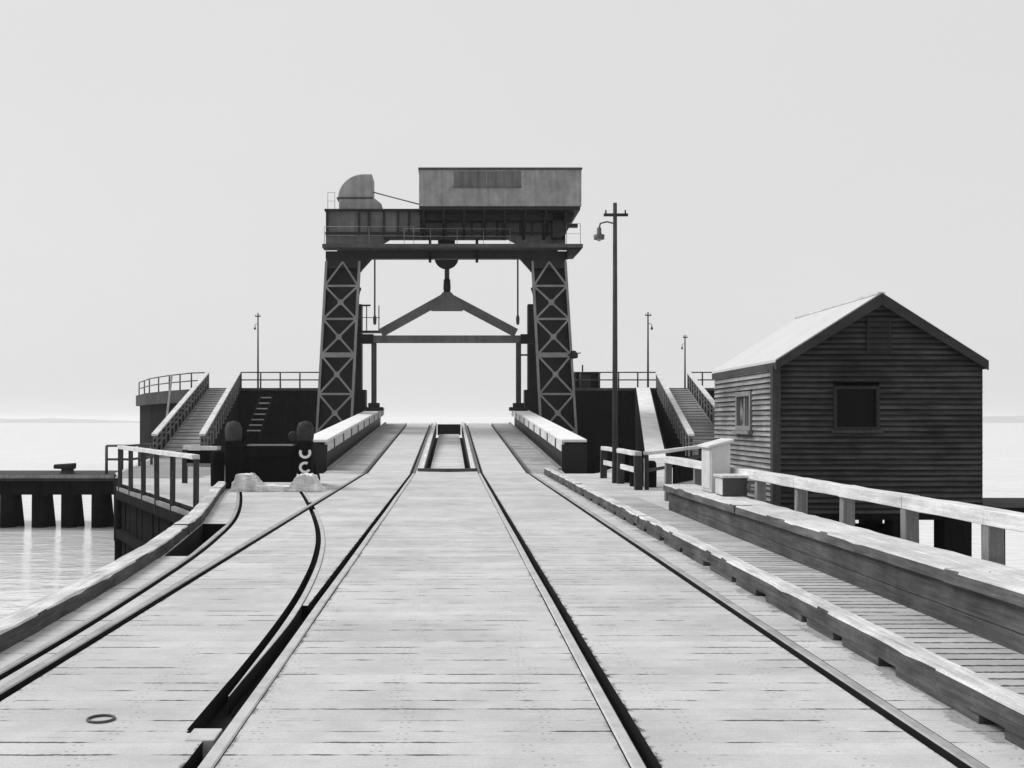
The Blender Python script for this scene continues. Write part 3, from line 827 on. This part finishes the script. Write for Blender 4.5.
iron_rail('two bar railing on top of the left landing stage, from ramp to gantry leg', [(-13.2 + k * 1.25, PY + .1) for k in range(6)], pz)
iron_rail('two bar railing round the outer end of the left landing stage', [(-15.35, PY + .3), (-16.6, PY + 1.1), (-17.8, PY + 3.0), (-19.0, PY + 4.9), (-20.5, PY + 7.8), (-22, PY + 10.9), (-23.4, PY + 14.6), (-25, PY + 18.8)], pz - .05, 1.05)
iron_rail('two bar railing on top of the right landing stage, from gantry leg to ramp', [(7.2 + k * 1.22, PY + .1) for k in range(6)], pz)
iron_rail('two bar railing beyond the right ramp, half hidden by the shed', [(15.4, PY + .2), (16.2, PY + .1), (17.4, PY + .1), (18.6, PY + .3)], pz)

def ramp_obj(s, label):
    y0, y1 = 46.0, 70.0; z0, z1 = .006, PZ + .16
    xa = lambda y: s * (10.3 + (13.35 - 10.25) * (y - y0) / (y1 - y0))      # edge nearer the bridge
    xb = lambda y: s * (12.15 + (15.25 - 12.15) * (y - y0) / (y1 - y0))
    zz = lambda y: z0 + (z1 - z0) * (y - y0) / (y1 - y0)
    t = thing('ramp', (s * 11.2, y0, 0), label, 'ramp')
    def strip(fx0, fx1, dz0, dz1, ya=y0, yb=y1):
        lo = lambda y: min(fx0(y), fx1(y)); hi = lambda y: max(fx0(y), fx1(y))
        return MB().hexa([(lo(ya), ya, zz(ya) + dz0), (hi(ya), ya, zz(ya) + dz0), (lo(yb), yb, zz(yb) + dz0), (hi(yb), yb, zz(yb) + dz0),
                          (lo(ya), ya, zz(ya) + dz1), (hi(ya), ya, zz(ya) + dz1), (lo(yb), yb, zz(yb) + dz1), (hi(yb), yb, zz(yb) + dz1)])
    strip(xa, xb, -.25, 0).build('deck', 'ramp', t)
    mb = MB()
    for k in range(24):
        y = y0 + .5 + k * 1.0; mb.hexa([(min(xa(y), xb(y)) + .1, y, zz(y)), (max(xa(y), xb(y)) - .1, y, zz(y)), (min(xa(y), xb(y)) + .1, y + .1, zz(y)), (max(xa(y), xb(y)) - .1, y + .1, zz(y)),
                                       (min(xa(y), xb(y)) + .1, y, zz(y) + .04), (max(xa(y), xb(y)) - .1, y, zz(y) + .04), (min(xa(y), xb(y)) + .1, y + .1, zz(y) + .045), (max(xa(y), xb(y)) - .1, y + .1, zz(y) + .045)])
    mb.build('cleat', 'post', t)
    # solid dark wall under the ramp
    mb = MB()
    for fx, o in ((xa, -1), (xb, 1)):
        for k in range(12):
            ya = y0 + k * 2; yb = ya + 1.97
            x0a, x0b = fx(ya), fx(yb)
            mb.hexa([(x0a - .06, ya, WZ - .3), (x0a + .06, ya, WZ - .3), (x0b - .06, yb, WZ - .3), (x0b + .06, yb, WZ - .3), (x0a - .06, ya, zz(ya) - .255), (x0a + .06, ya, zz(ya) - .255), (x0b - .06, yb, zz(yb) - .255), (x0b + .06, yb, zz(yb) - .255)])
    mb.build('side_wall', 'tarred', t)
    for fx, o in ((xa, -1), (xb, 1)):
        d = s * o * .07
        f0 = lambda y: fx(y) + d - .03; f1 = lambda y: fx(y) + d + .03
        b = strip(f0, f1, -.12, .30).build('balustrade', 'tarred_h', t)
        q = strip(f0, f1, .44, .56); q2 = strip(f0, f1, .68, .80); q.add(q2.v, q2.f); q.build('board', 'tarred_h', b)
        strip(lambda y: fx(y) + d - .13, lambda y: fx(y) + d + .13, .93, 1.02).build('handrail', 'pale_timber', b)
        for k in range(17):
            y = y0 + .1 + k * 1.49; x = fx(y) + d; MB().box(x - .085, x + .085, y, y + .16, zz(y) - .2, zz(y) + .93).build('post', 'post', b)
    if s < 0:
        MB().bar((-14.55 - .9, 60, .6), (-17.6, PY, PZ + .9), .12, .14).build('stay', 'post', t)
ramp_obj(-1, 'steep plank ramp with pale handrails climbing to the left landing stage')
ramp_obj(1, 'steep plank ramp with pale handrails climbing behind the shed on the right')
# smooth pale chute
y0, y1 = 45.8, 69.9
mb = MB().hexa([(8.3, y0, -.2), (9.15, y0, -.2), (11.95, y1, PZ - .1), (12.8, y1, PZ - .1), (8.3, y0, .01), (9.15, y0, .01), (11.95, y1, PZ + .2), (12.8, y1, PZ + .2)])
t = thing('luggage_chute', (8.7, y0, 0), 'smooth white sloping chute beside the right ramp', 'chute')
mb.build('slide', 'white', t)
mb = MB()
for fx in ((8.22, 11.87), (9.17, 12.82)):
    mb.hexa([(fx[0], y0, WZ), (fx[0] + .06, y0, WZ), (fx[1], y1, WZ), (fx[1] + .06, y1, WZ), (fx[0], y0, .0), (fx[0] + .06, y0, .0), (fx[1], y1, PZ + .18), (fx[1] + .06, y1, PZ + .18)])
mb.build('side_wall', 'tarred', t)

# pale steps on the face of the left landing
t = thing('steps', (X(255, 66), 66, 0), 'flight of narrow pale treads rising up the black face of the left landing stage', 'steps')
for k in range(7):
    a = k / 6; px = 253 + (266 - 253) * a; py = 430 + (397 - 430) * a; d = 64 + 5.7 * a
    x, z = X(px, d), Z(py, d)
    MB().box(x - .36, x + .36, d, d + .75, z - .07, z).build('tread', 'pale_timber_x', t)
mb = MB()
for o in (-.42, .36): mb.bar((X(252, 63.5) + o, 63.8, Z(434, 63.8) - .2), (X(267, 69.7) + o, 69.9, Z(394, 69.7) - .1), .06, .25)
mb.build('stringer', 'tarred', t)

# equipment hut on the right landing
hx0b, hx1b = X(576, 71), X(600, 71)
t = thing('equipment_hut', ((hx0b + hx1b) / 2, 71, pz), 'small black hut with a vent pipe on the right landing stage beside the gantry leg', 'hut')
MB().box(hx0b, hx1b, 71, 72.6, pz, pz + .98).build('wall', 'tarred', t, .02)
MB().box(hx0b - .06, hx1b + .06, 70.92, 72.7, pz + .982, pz + 1.05).build('roof', 'iron', t, .01)
MB().tube((X(582.5, 71.5), 71.5, pz + 1.05), (X(582.5, 71.5), 71.5, pz + 1.55), .05, n=8).build('vent_pipe', 'iron', t)
MB().box(hx0b + .3, hx0b + .95, 70.97, 70.998, pz + .05, pz + .9).build('door', 'dark_post', t)

# ------------------------------------------------------------------ lamp posts
def lamp_post(label, x, y, z, h, r, arm, lampsize, dirx=-1, group='lamp posts', drop=0, arms=1):
    t = thing('lamp_post', (x, y, z), label, 'lamp post', group)
    MB().tube((x, y, z), (x, y, z + h), r * 1.15, r * .75, n=10).build('pole', 'pole', t)
    mb = MB(); zc = z + h * .955
    mb.bar((x - lampsize * 1.1, y - r - .03, zc), (x + lampsize * 1.15, y - r - .03, zc), .05, .07)
    for k in (-.9, .9): mb.tube((x + k * lampsize, y - r - .03, zc + .03), (x + k * lampsize, y - r - .03, zc + .12), .02, n=6)
    mb.build('crossarm', 'dark_post', t)
    zb = z + h - arm[1]
    mb = MB(); pts = [(x, zb), (x + dirx * arm[0] * .5, zb + .05), (x + dirx * arm[0] * .92, zb + .01), (x + dirx * arm[0], zb - .12)]
    for a, e in zip(pts, pts[1:]): mb.tube((a[0], y, a[1]), (e[0], y, e[1]), .018 + .15 * (r - .05), n=6)
    mb.build('bracket', 'iron_mid', t)
    lx, lz = pts[-1]; q = lampsize
    MB().lathe((lx, y, lz), [(.001, .03), (.06 * q / .3, .02), (.07 * q / .3, -.5 * q), (.16 * q / .3, -.62 * q), (.48 * q, -.95 * q), (.5 * q, -1.0 * q), (.43 * q, -.99 * q), (.1 * q, -.66 * q)], 18).build('lamp_shade', 'iron_mid', t)
    MB().lathe((lx, y, lz - .72 * q), [(.001, .06), (.06, .03), (.08, -.05), (.05, -.11), (.001, -.13)], 10).build('bulb', 'glass_bright', t)
    return t
d = 27.6
lamp_post('tall timber lamp post with crossarm and bell shade, standing by the right railing', X(615, d), d, 0, Z(203, d), .066, (.40, .52), .27)
lamp_post('thin lamp post above the railing of the left landing stage', X(258, 72), 72, pz, Z(313, 72) - pz, .055, (.2, .75), .15, -1)
lamp_post('thin lamp post on the right landing stage at the top of the chute', X(648, 72), 72, pz, Z(312, 72) - pz, .06, (.25, .8), .18, 1)
lamp_post('shortest and farthest lamp post, at the top of the ramp beside the shed roof', X(685, 76), 76, pz, Z(335, 76) - pz, .055, (.2, .65), .14, -1)

# ------------------------------------------------------------------ buffer stop
BD = 25.5
bs = thing('buffer_stop', (-4.05, BD, 0), 'dark timber buffer stop with two round topped posts at the end of the siding', 'buffer stop')
for px, mark in ((233.5, False), (305.5, True)):
    x = X(px, BD)
    q = MB().box(x - .16, x + .16, BD - .2, BD + .25, -.0, 1.1)
    post = q.build('post', 'tarred', bs, .02)
    MB().lathe((x, BD, 1.1), [(.17, 0), (.19, .05), (.2, .16), (.2, .3), (.15, .42), (.001, .47)], 16).build('round_cap', 'dark_post', post)
    if mark:
        for zc, a0, a1 in ((Z(452.5, BD), 150, 395), (Z(467, BD), 60, 330)):
            vs = []; n = 18
            for k in range(n + 1):
                a = R(a0 + (a1 - a0) * k / n)
                for rr in (.08, .14):
                    for yy in (BD - .235, BD - .203): vs.append((x + .02 + rr * math.cos(a), yy, zc + rr * .95 * math.sin(a)))
            fs = []
            for k in range(n):
                o = 4 * k; e = o + 4
                fs += [(o, o + 2, e + 2, e), (o + 1, e + 1, e + 3, o + 3), (o, e, e + 1, o + 1), (o + 2, o + 3, e + 3, e + 2)]
            fs += [(0, 1, 3, 2), (4 * n, 4 * n + 2, 4 * n + 3, 4 * n + 1)]
            MB().add(vs, fs).build('painted_mark', 'white', post)
    # back stay
    MB().bar((x, BD + .2, 1.0), (x, BD + 2.0, .05), .2, .2).build('stay', 'tarred', bs)
xl, xr = X(244, BD), X(296, BD)
MB().box(xl, xr, BD - .12, BD + .2, .72, .98).build('crossbeam', 'tarred_h', bs, .015)
MB().box(xl + .1, xr - .05, BD - .16, BD + .22, .983, 1.02).build('capping', 'post', bs)
MB().box(xl, xr, BD - .02, BD + .14, .14, .717).build('panel', 'tarred_h', bs)
MB().lathe((X(295, BD), BD - .32, Z(436, BD)), [(.001, 0), (.1, 0), (.115, .02), (.1, .12), (.001, .13)], 12, 'Y').build('lamp', 'iron', bs)
# pale concrete footing: two sloping cheeks and a low slab
def rough_block(poly, y0, y1, jit):
    me = MB().prism(poly, 'Y', y0, y1).mesh('block')
    bm = bmesh.new(); bm.from_mesh(me); bpy.data.meshes.remove(me)
    bmesh.ops.triangulate(bm, faces=bm.faces)
    bmesh.ops.subdivide_edges(bm, edges=bm.edges, cuts=4, use_grid_fill=True)
    for v in bm.verts:
        if v.co.z > .012: v.co += Vector((random.uniform(-jit, jit), random.uniform(-jit, jit), random.uniform(-jit, jit)))
        v.co.z = max(.003, v.co.z)
    bm.verts.index_update()
    vs = [tuple(v.co) for v in bm.verts]; fs = [tuple(v.index for v in f.verts) for f in bm.faces]; bm.free()
    return vs, fs
mb = MB(); fd = 24.2
fz = lambda py: max(.003, Z(py, fd))
for poly in ([(229, 494), (233, 481), (236, 475), (249, 474.5), (252, 479), (258, 485), (263, 494)],
             [(286, 494), (291, 484), (296, 475.5), (304, 474.5), (312, 476), (317, 486), (323, 494)],
             [(249, 492), (250, 487), (270, 485.5), (291, 487), (291, 492)]):
    w = .75 if len(poly) > 5 else .5
    mb.add(*rough_block([(X(a, fd), fz(e)) for a, e in poly], fd, fd + w, .014))
tag(mb.build('concrete_footing', 'limewash'), 'rough white concrete footing with two raised cheeks at the foot of the buffer stop', 'footing')

# mooring ring lying on deck
rd = 5.74; rx = X(101, rd)
vs = []; fs = []; n, k2 = 24, 8
for i in range(n):
    a = 2 * math.pi * i / n
    for j in range(k2):
        c = 2 * math.pi * j / k2; r = .068 + .007 * math.cos(c)
        vs.append((rx + r * math.cos(a), rd + r * math.sin(a), .007 + .007 * math.sin(c)))
for i in range(n):
    for j in range(k2): fs.append((i * k2 + j, ((i + 1) % n) * k2 + j, ((i + 1) % n) * k2 + (j + 1) % k2, i * k2 + (j + 1) % k2))
tag(MB().add(vs, fs, True).build('iron_ring', 'iron_mid'), 'small iron ring lying on the near left deck boards', 'ring')

# ------------------------------------------------------------------ cabinets on the parapet
t = thing('cabinet', (4.1, 16.1, .505), 'tall pale cabinet with a slanting lid standing on the parapet', 'cabinet')
a0, a1, y0, y1 = 3.99, 4.27, 16.1, 16.72
MB().hexa([(a0, y0, .508), (a1, y0, .508), (a0, y1, .508), (a1, y1, .508), (a0, y0, 1.17), (a1, y0, 1.255), (a0, y1, 1.17), (a1, y1, 1.255)]).build('body', 'cabinet', t, .006)
MB().hexa([(a0 - .05, y0 - .05, 1.163), (a1 + .04, y0 - .05, 1.262), (a0 - .05, y1 + .05, 1.163), (a1 + .04, y1 + .05, 1.262), (a0 - .05, y0 - .05, 1.20), (a1 + .04, y0 - .05, 1.30), (a0 - .05, y1 + .05, 1.20), (a1 + .04, y1 + .05, 1.30)]).build('lid', 'pale_timber', t, .006)
MB().box(a0 - .012, a0 - .001, y0 + .05, y1 - .05, .56, 1.12).build('door', 'cabinet', t, .004)
t = thing('cabinet', (4.2, 15.4, .505), 'small low box with a flat pale lid and round socket, beside the tall cabinet', 'cabinet')
MB().box(3.99, 4.33, 15.4, 15.85, .508, .76).build('body', 'iron_mid', t, .006)
MB().box(3.96, 4.35, 15.36, 15.88, .762, .80).build('lid', 'pale_timber', t, .006)
MB().box(3.985, 3.989, 15.42, 15.83, .52, .75).build('lit_side_stand_in', 'cabinet', t)  # thin pale sheet, paints the box's left side as lit
MB().lathe((4.40, 15.38, .64), [(.045, 0), (.045, -.02), (.085, -.03), (.085, .05), (.06, .06)], 18, 'Y').build('round_socket', 'post', t)

# ------------------------------------------------------------------ shed
SX0, SX1, SY0, SY1, SZ0, SZE, SZR = 5.19, 8.375, 17.0, 20.85, .13, 2.45, 3.455
SXM = (SX0 + SX1) / 2
shed = thing('shed', (SXM, 19, SZ0), 'weatherboard shed with a dark gable and pale pitched roof, on piles over the water', 'shed')
EXP = .085
def boards_front(mb, y, holes, sgn=-1):
    z = SZ0
    while z < SZR - .06:
        zt = z + EXP
        def half(zq): return (SXM - SX0) if zq <= SZE else (SXM - SX0) * (SZR - zq) / (SZR - SZE)
        hb, ht = half(z), half(min(zt, SZR - .01))
        segs = [(-1, 1)]
        ivs = [(SXM - hb, SXM + hb)]
        for (hx0, hx1, hz0, hz1) in holes:
            if z < hz1 - .01 and zt > hz0 + .01:
                nv = []
                for a, e in ivs:
                    if hx0 > a and hx1 < e: nv += [(a, hx0), (hx1, e)]
                    else: nv.append((a, e))
                ivs = nv
        j = random.uniform(-.004, .004); tip = random.uniform(.020, .028)
        for a, e in ivs:
            at = a if abs(a - (SXM - hb)) > 1e-6 else SXM - ht
            et = e if abs(e - (SXM + hb)) > 1e-6 else SXM + ht
            cuts = [0, 1] if e - a < 1.2 else [0, random.uniform(.3, .7), 1]
            for c0, c1 in zip(cuts, cuts[1:]):
                xa, xe = a + (e - a) * c0 + (.003 if c0 else 0), a + (e - a) * c1
                ya, ye = at + (et - at) * c0 + (.003 if c0 else 0), at + (et - at) * c1
                j0, j1 = random.uniform(-.011, .011), random.uniform(-.011, .011); tp = tip + random.uniform(-.006, .006)
                mb.hexa([(xa, y + sgn * tp, z + j0), (xe, y + sgn * tp, z + j1), (xa, y + .02, z), (xe, y + .02, z), (ya, y + sgn * .004, zt + .012), (ye, y + sgn * .004, zt + .012), (ya, y + .02, zt + .004), (ye, y + .02, zt + .004)])
        z = zt
def boards_side(mb, x, holes, sgn=-1):
    z = SZ0
    while z < SZE - .02:
        zt = z + EXP; ivs = [(SY0, SY1)]
        for (hy0, hy1, hz0, hz1) in holes:
            if z < hz1 - .01 and zt > hz0 + .01:
                nv = []
                for a, e in ivs:
                    if hy0 > a and hy1 < e: nv += [(a, hy0), (hy1, e)]
                    else: nv.append((a, e))
                ivs = nv
        tip = random.uniform(.020, .028); j = random.uniform(-.004, .004)
        for a, e in ivs:
            mb.hexa([(x + sgn * tip, a, z + j), (x + .02, a, z), (x + sgn * tip, e, z + j), (x + .02, e, z), (x + sgn * .004, a, zt + .004), (x + .02, a, zt + .004), (x + sgn * .004, e, zt + .004), (x + .02, e, zt + .004)])
        z = zt
fw = (X(833, SY0), X(879, SY0), Z(430, SY0), Z(386, SY0))
sw = (18.25, 19.2, 1.40, 2.06)
gx0, gx1, gz0, gz1 = X(866, SY0), X(890, SY0), Z(352, SY0), Z(318, SY0)
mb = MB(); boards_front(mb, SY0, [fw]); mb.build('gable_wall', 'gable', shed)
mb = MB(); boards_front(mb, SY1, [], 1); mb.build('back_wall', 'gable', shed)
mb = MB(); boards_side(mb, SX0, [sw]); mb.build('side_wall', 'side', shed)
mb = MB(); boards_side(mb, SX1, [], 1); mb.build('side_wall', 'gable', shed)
# inner lining so that nothing shows through the joints
mb = MB(); mb.prism([(SX0 + .05, SZ0), (SX1 - .05, SZ0), (SX1 - .05, SZE - .02), (SXM, SZR - .06), (SX0 + .05, SZE - .02)], 'Y', SY0 + .10, SY1 - .08); mb.build('shade_lining', 'void', shed)
# corner boards
mb = MB().box(SX0 - .05, SX0 + .07, SY0 - .052, SY0 - .038, SZ0 - .02, SZE - .03); mb.box(SX0 - .052, SX0 - .039, SY0 - .05, SY0 + .08, SZ0 - .02, SZE - .03)
mb.build('corner_board', 'trim', shed)
# front window
def window_front(fx0, fx1, z0, z1, y):
    t = .05
    q = MB(); q.box(fx0, fx0 + t, y - .035, y + .06, z0, z1); q.box(fx1 - t, fx1, y - .035, y + .06, z0, z1); q.box(fx0 + t, fx1 - t, y - .035, y + .06, z1 - t, z1); q.box(fx0 + t, fx1 - t, y - .035, y + .06, z0, z0 + t)
    fr = q.build('window', 'frame_dark', shed)
    MB().box(fx0 + t, fx1 - t, y + .02, y + .028, z0 + t, z1 - t).build('pane', 'glass', fr)
    MB().box(fx0 - .04, fx1 + .04, y - .075, y - .003, z0 - .045, z0 - .002).build('sill', 'trim', fr)
window_front(fw[0], fw[1], fw[2], fw[3], SY0)
# louvre in the gable
q = MB().box(gx0, gx1, SY0 - .05, SY0 - .037, gz0, gz1); lv = q.build('louvre', 'frame_dark', shed)
q = MB()
for k in range(6):
    z = gz0 + .02 + k * (gz1 - gz0 - .03) / 6; q.hexa([(gx0 + .03, SY0 - .065, z), (gx1 - .03, SY0 - .065, z), (gx0 + .03, SY0 - .038, z + .05), (gx1 - .03, SY0 - .038, z + .05), (gx0 + .03, SY0 - .065, z + .012), (gx1 - .03, SY0 - .065, z + .012), (gx0 + .03, SY0 - .038, z + .062), (gx1 - .03, SY0 - .038, z + .062)])
q.build('slats', 'gable', lv)
# side window
y0, y1, z0, z1 = sw; t_ = .08
q = MB(); q.box(SX0 - .05, SX0 + .05, y0, y0 + t_, z0, z1); q.box(SX0 - .05, SX0 + .05, y1 - t_, y1, z0, z1); q.box(SX0 - .05, SX0 + .05, y0 + t_, y1 - t_, z1 - t_, z1); q.box(SX0 - .05, SX0 + .05, y0 + t_, y1 - t_, z0, z0 + t_)
fr = q.build('window', 'frame', shed)
MB().box(SX0 + .012, SX0 + .02, y0 + t_, y1 - t_, z0 + t_, z1 - t_).build('pane', 'glass_bright', fr)
q = MB().box(SX0 - .02, SX0 + .01, (y0 + y1) / 2 - .03, (y0 + y1) / 2 + .03, z0 + t_, z1 - t_); q.box(SX0 - .015, SX0 + .008, y0 + .35 * (y1 - y0) + .0, y0 + .36 * (y1 - y0) + .01, z0 + t_, z1 - t_); q.build('glazing_bar', 'frame', fr)
MB().box(SX0 - .10, SX0 - .026, y0 - .05, y1 + .05, z0 - .06, z0 - .003).build('sill', 'frame', fr)
# roof
dx, dz = SXM - SX0, SZR - SZE; k = dz / dx; ov = .035
for s in (-1, 1):
    xe = SXM + s * (dx + ov); ze = SZE - k * ov
    c = .003 * s
    MB().prism([(SXM + c, SZR + .035), (xe, ze + .035), (xe, ze + .075), (SXM + c, SZR + .08)], 'Y', SY0 - .13, SY1 + .13).build('roof', 'roof', shed)
    MB().prism([(SXM + c, SZR + .06), (xe, ze + .055), (xe, ze - .085), (SXM + c, SZR - .12)], 'Y', SY0 - .17, SY0 - .132).build('barge_board', 'barge', shed)
    MB().box(min(xe, xe - s * .03), max(xe, xe - s * .03), SY0 - .13, SY1 + .13, ze - .07, ze + .033).build('fascia', 'trim', shed)
MB().bar((SXM, SY0 - .12, SZR + .07), (SXM, SY1 + .1, SZR + .07), .12, .03).build('ridge_cap', 'pale_timber', shed)
# base: bearers and piles
MB().box(SX0 - .02, SX1 + .02, SY0 + .005, SY0 + .22, SZ0 - .10, SZ0 - .005).build('bearer', 'tarred_h', shed)
MB().box(SX0 - .02, SX1 + .02, SY1 - .25, SY1 - .02, SZ0 - .14, SZ0 - .005).build('bearer', 'tarred_h', shed)
MB().box(SX0 + .1, X(905, 18.2), 18.1, 18.3, -.40, -.14).build('tie_beam', 'tarred_h', shed)
mb = MB()
for k in range(6):
    x = SX0 + .2 + k * (SX1 - SX0 - .4) / 5; mb.box(x - .06, x + .06, SY0 + .23, SY1 - .26, SZ0 - .1, SZ0 - .01)
mb.build('joists', 'tarred_h', shed)
for px, w in ((787, .32), (846, .3), (903, .34), (957, .42)):
    x = X(px, SY0); MB().bar((x, SY0 + .15, WZ - .6), (x, SY0 + .15, SZ0 - .105), w, w * .9, (0, 1, 0)).build('pile', 'tarred', shed)
for x in (SX0 + .3, SXM + .1, SX1 - .3): MB().bar((x, SY1 - .15, WZ - .6), (x, SY1 - .15, SZ0 - .245), .34, .3, (0, 1, 0)).build('pile', 'tarred', shed)
# small landing on its right
t = thing('shed_landing', (9.2, 17.6, 0), 'dark plank landing on a stout pile at the right hand corner of the shed', 'landing')
MB().box(8.5, 10.4, 17.05, 19.2, .12, .22).build('deck', 'dark_post', t)
MB().box(8.46, 10.4, 16.9, 17.04, -.02, .22).build('edge_beam', 'tarred_h', t)
for x in (8.72, 9.9): MB().lathe((x, 17.3, 0), [(.17, WZ - .6), (.16, .115)], 10).build('pile', 'tarred', t)

# ------------------------------------------------------------------ left pier on piles
py0, py1, pzt = 36.6, 39.6, -.22
t = thing('pier', (-15, py0, WZ), 'narrow dark pier on stout piles reaching out over the water at the left', 'pier')
MB().box(-34, -9.4, py0, py1, pzt - .22, pzt).build('deck', 'dark_post', t)
MB().box(-34, -10.2, py0 - .12, py0 - .003, pzt - .12, pzt - .01).build('edge_board', 'post', t)
MB().box(-34, -9.4, py0 + .1, py0 + .45, pzt - .68, pzt - .225).build('crosshead', 'tarred_h', t)
MB().box(-34, -9.4, py1 - .45, py1 - .1, pzt - .68, pzt - .225).build('crosshead', 'tarred_h', t)
k = 0
for px in (-24, 8, 40, 69.5, 100, 128):
    x = X(px, py0)
    MB().lathe((x - .12, py0 + .28, 0), [(.26, WZ - .8), (.25, -1.2), (.24, pzt - .225)], 12).build('pile', 'tarred', t)
    MB().tube((x + .12, py0 + .75, WZ - .6), (x - .02, py0 + .6, pzt - .23), .2, .18, n=10).build('raking_pile', 'tarred', t)
    MB().lathe((CX + (x - .1 - CX) * (py1 - .28) / (py0 + .28), py1 - .28, 0), [(.25, WZ - .8), (.24, pzt - .225)], 10).build('pile', 'tarred', t)
bx = X(66, 37.2)
t = thing('bollard', (bx, 37.2, pzt), 'squat iron bollard with an overhanging head on the left pier', 'bollard')
MB().lathe((bx + .05, 37.2, pzt), [(.28, 0), (.22, .06), (.2, .16), (.24, .2)], 12).build('base', 'iron', t)
MB().hexa([(bx - .38, 37.02, pzt + .17), (bx + .28, 37.02, pzt + .15), (bx - .3, 37.4, pzt + .17), (bx + .28, 37.4, pzt + .15), (bx - .36, 37.0, pzt + .32), (bx + .3, 37.0, pzt + .36), (bx - .3, 37.4, pzt + .32), (bx + .3, 37.4, pzt + .36)]).build('head', 'iron', t, .03)
iron_rail('short two bar iron railing at the inner end of the left pier', [(X(106.5, 36.9), 36.9), (X(122, 36.9), 36.9), (X(130.5, 36.9), 36.9), (X(136, 37.6), 38.0), (X(142, 38), 39.2)], pzt, .95)

# ------------------------------------------------------------------ haze over the harbour
m = bpy.data.materials.new('harbour_haze'); m.use_nodes = True; nt = m.node_tree
nt.nodes.clear(); out = nt.nodes.new('ShaderNodeOutputMaterial'); pv = nt.nodes.new('ShaderNodeVolumePrincipled')
pv.inputs['Color'].default_value = grey(.86); pv.inputs['Density'].default_value = .00024; pv.inputs['Anisotropy'].default_value = .2
L(nt, pv.outputs[0], out.inputs['Volume']); M['haze'] = m
tag(MB().box(-6200, 6200, -260, 9200, WZ - 1, 27).build('haze', 'haze'), kind='stuff')

# ------------------------------------------------------------------ light
world = bpy.data.worlds.new('World'); scn.world = world
world.use_nodes = True
nt = world.node_tree
bg = nt.nodes['Background']
sky = nt.nodes.new('ShaderNodeTexSky'); sky.sky_type = 'NISHITA'; sky.sun_disc = False
SUN_EL, SUN_AZ = 46, -66             # azimuth from +Y, negative to the left
sky.sun_elevation = R(SUN_EL); sky.sun_rotation = R(SUN_AZ)
sky.air_density = 1.0; sky.dust_density = 4.0; sky.ozone_density = 1.0
bw = nt.nodes.new('ShaderNodeRGBToBW'); L(nt, sky.outputs[0], bw.inputs[0])
val = ramp(nt, bw.outputs[0], 0, 12, 3.7, 4.5)      # overcast: the veil evens the sky out
tcw = nt.nodes.new('ShaderNodeTexCoord')
cl = noise(nt, tcw.outputs['Generated'], 2.2, 5, .55, (1, 1, 2.5))
val = mth(nt, 'MULTIPLY', val, ramp(nt, cl,   .3, .7, .985, 1.01))
cc = nt.nodes.new('ShaderNodeCombineColor')
for i in range(3): L(nt, val, cc.inputs[i])
L(nt, cc.outputs[0], bg.inputs['Color'])
bg.inputs['Strength'].default_value = .1
sun = bpy.data.lights.new('sun', 'SUN'); sun.energy = 1.5; sun.angle = R(28); sun.color = (1, 1, 1)
so = bpy.data.objects.new('sun', sun); COL.objects.link(so)
el, az = R(SUN_EL), R(SUN_AZ)
dirv = Vector((math.sin(az) * math.cos(el), math.cos(az) * math.cos(el), math.sin(el)))
so.rotation_euler = dirv.to_track_quat('Z', 'Y').to_euler()
so.location = (-30, 10, 40)

vs = scn.view_settings
scn.display_settings.display_device = 'sRGB'
vs.view_transform = 'Standard'; vs.look = 'None'; vs.gamma = 1; vs.exposure = .93; vs.use_curve_mapping = False
scn.render.engine = 'CYCLES'
scn.cycles.use_denoising = True
scn.cycles.max_bounces = 6
scn.cycles.volume_bounces = 1
scn.render.film_transparent = False
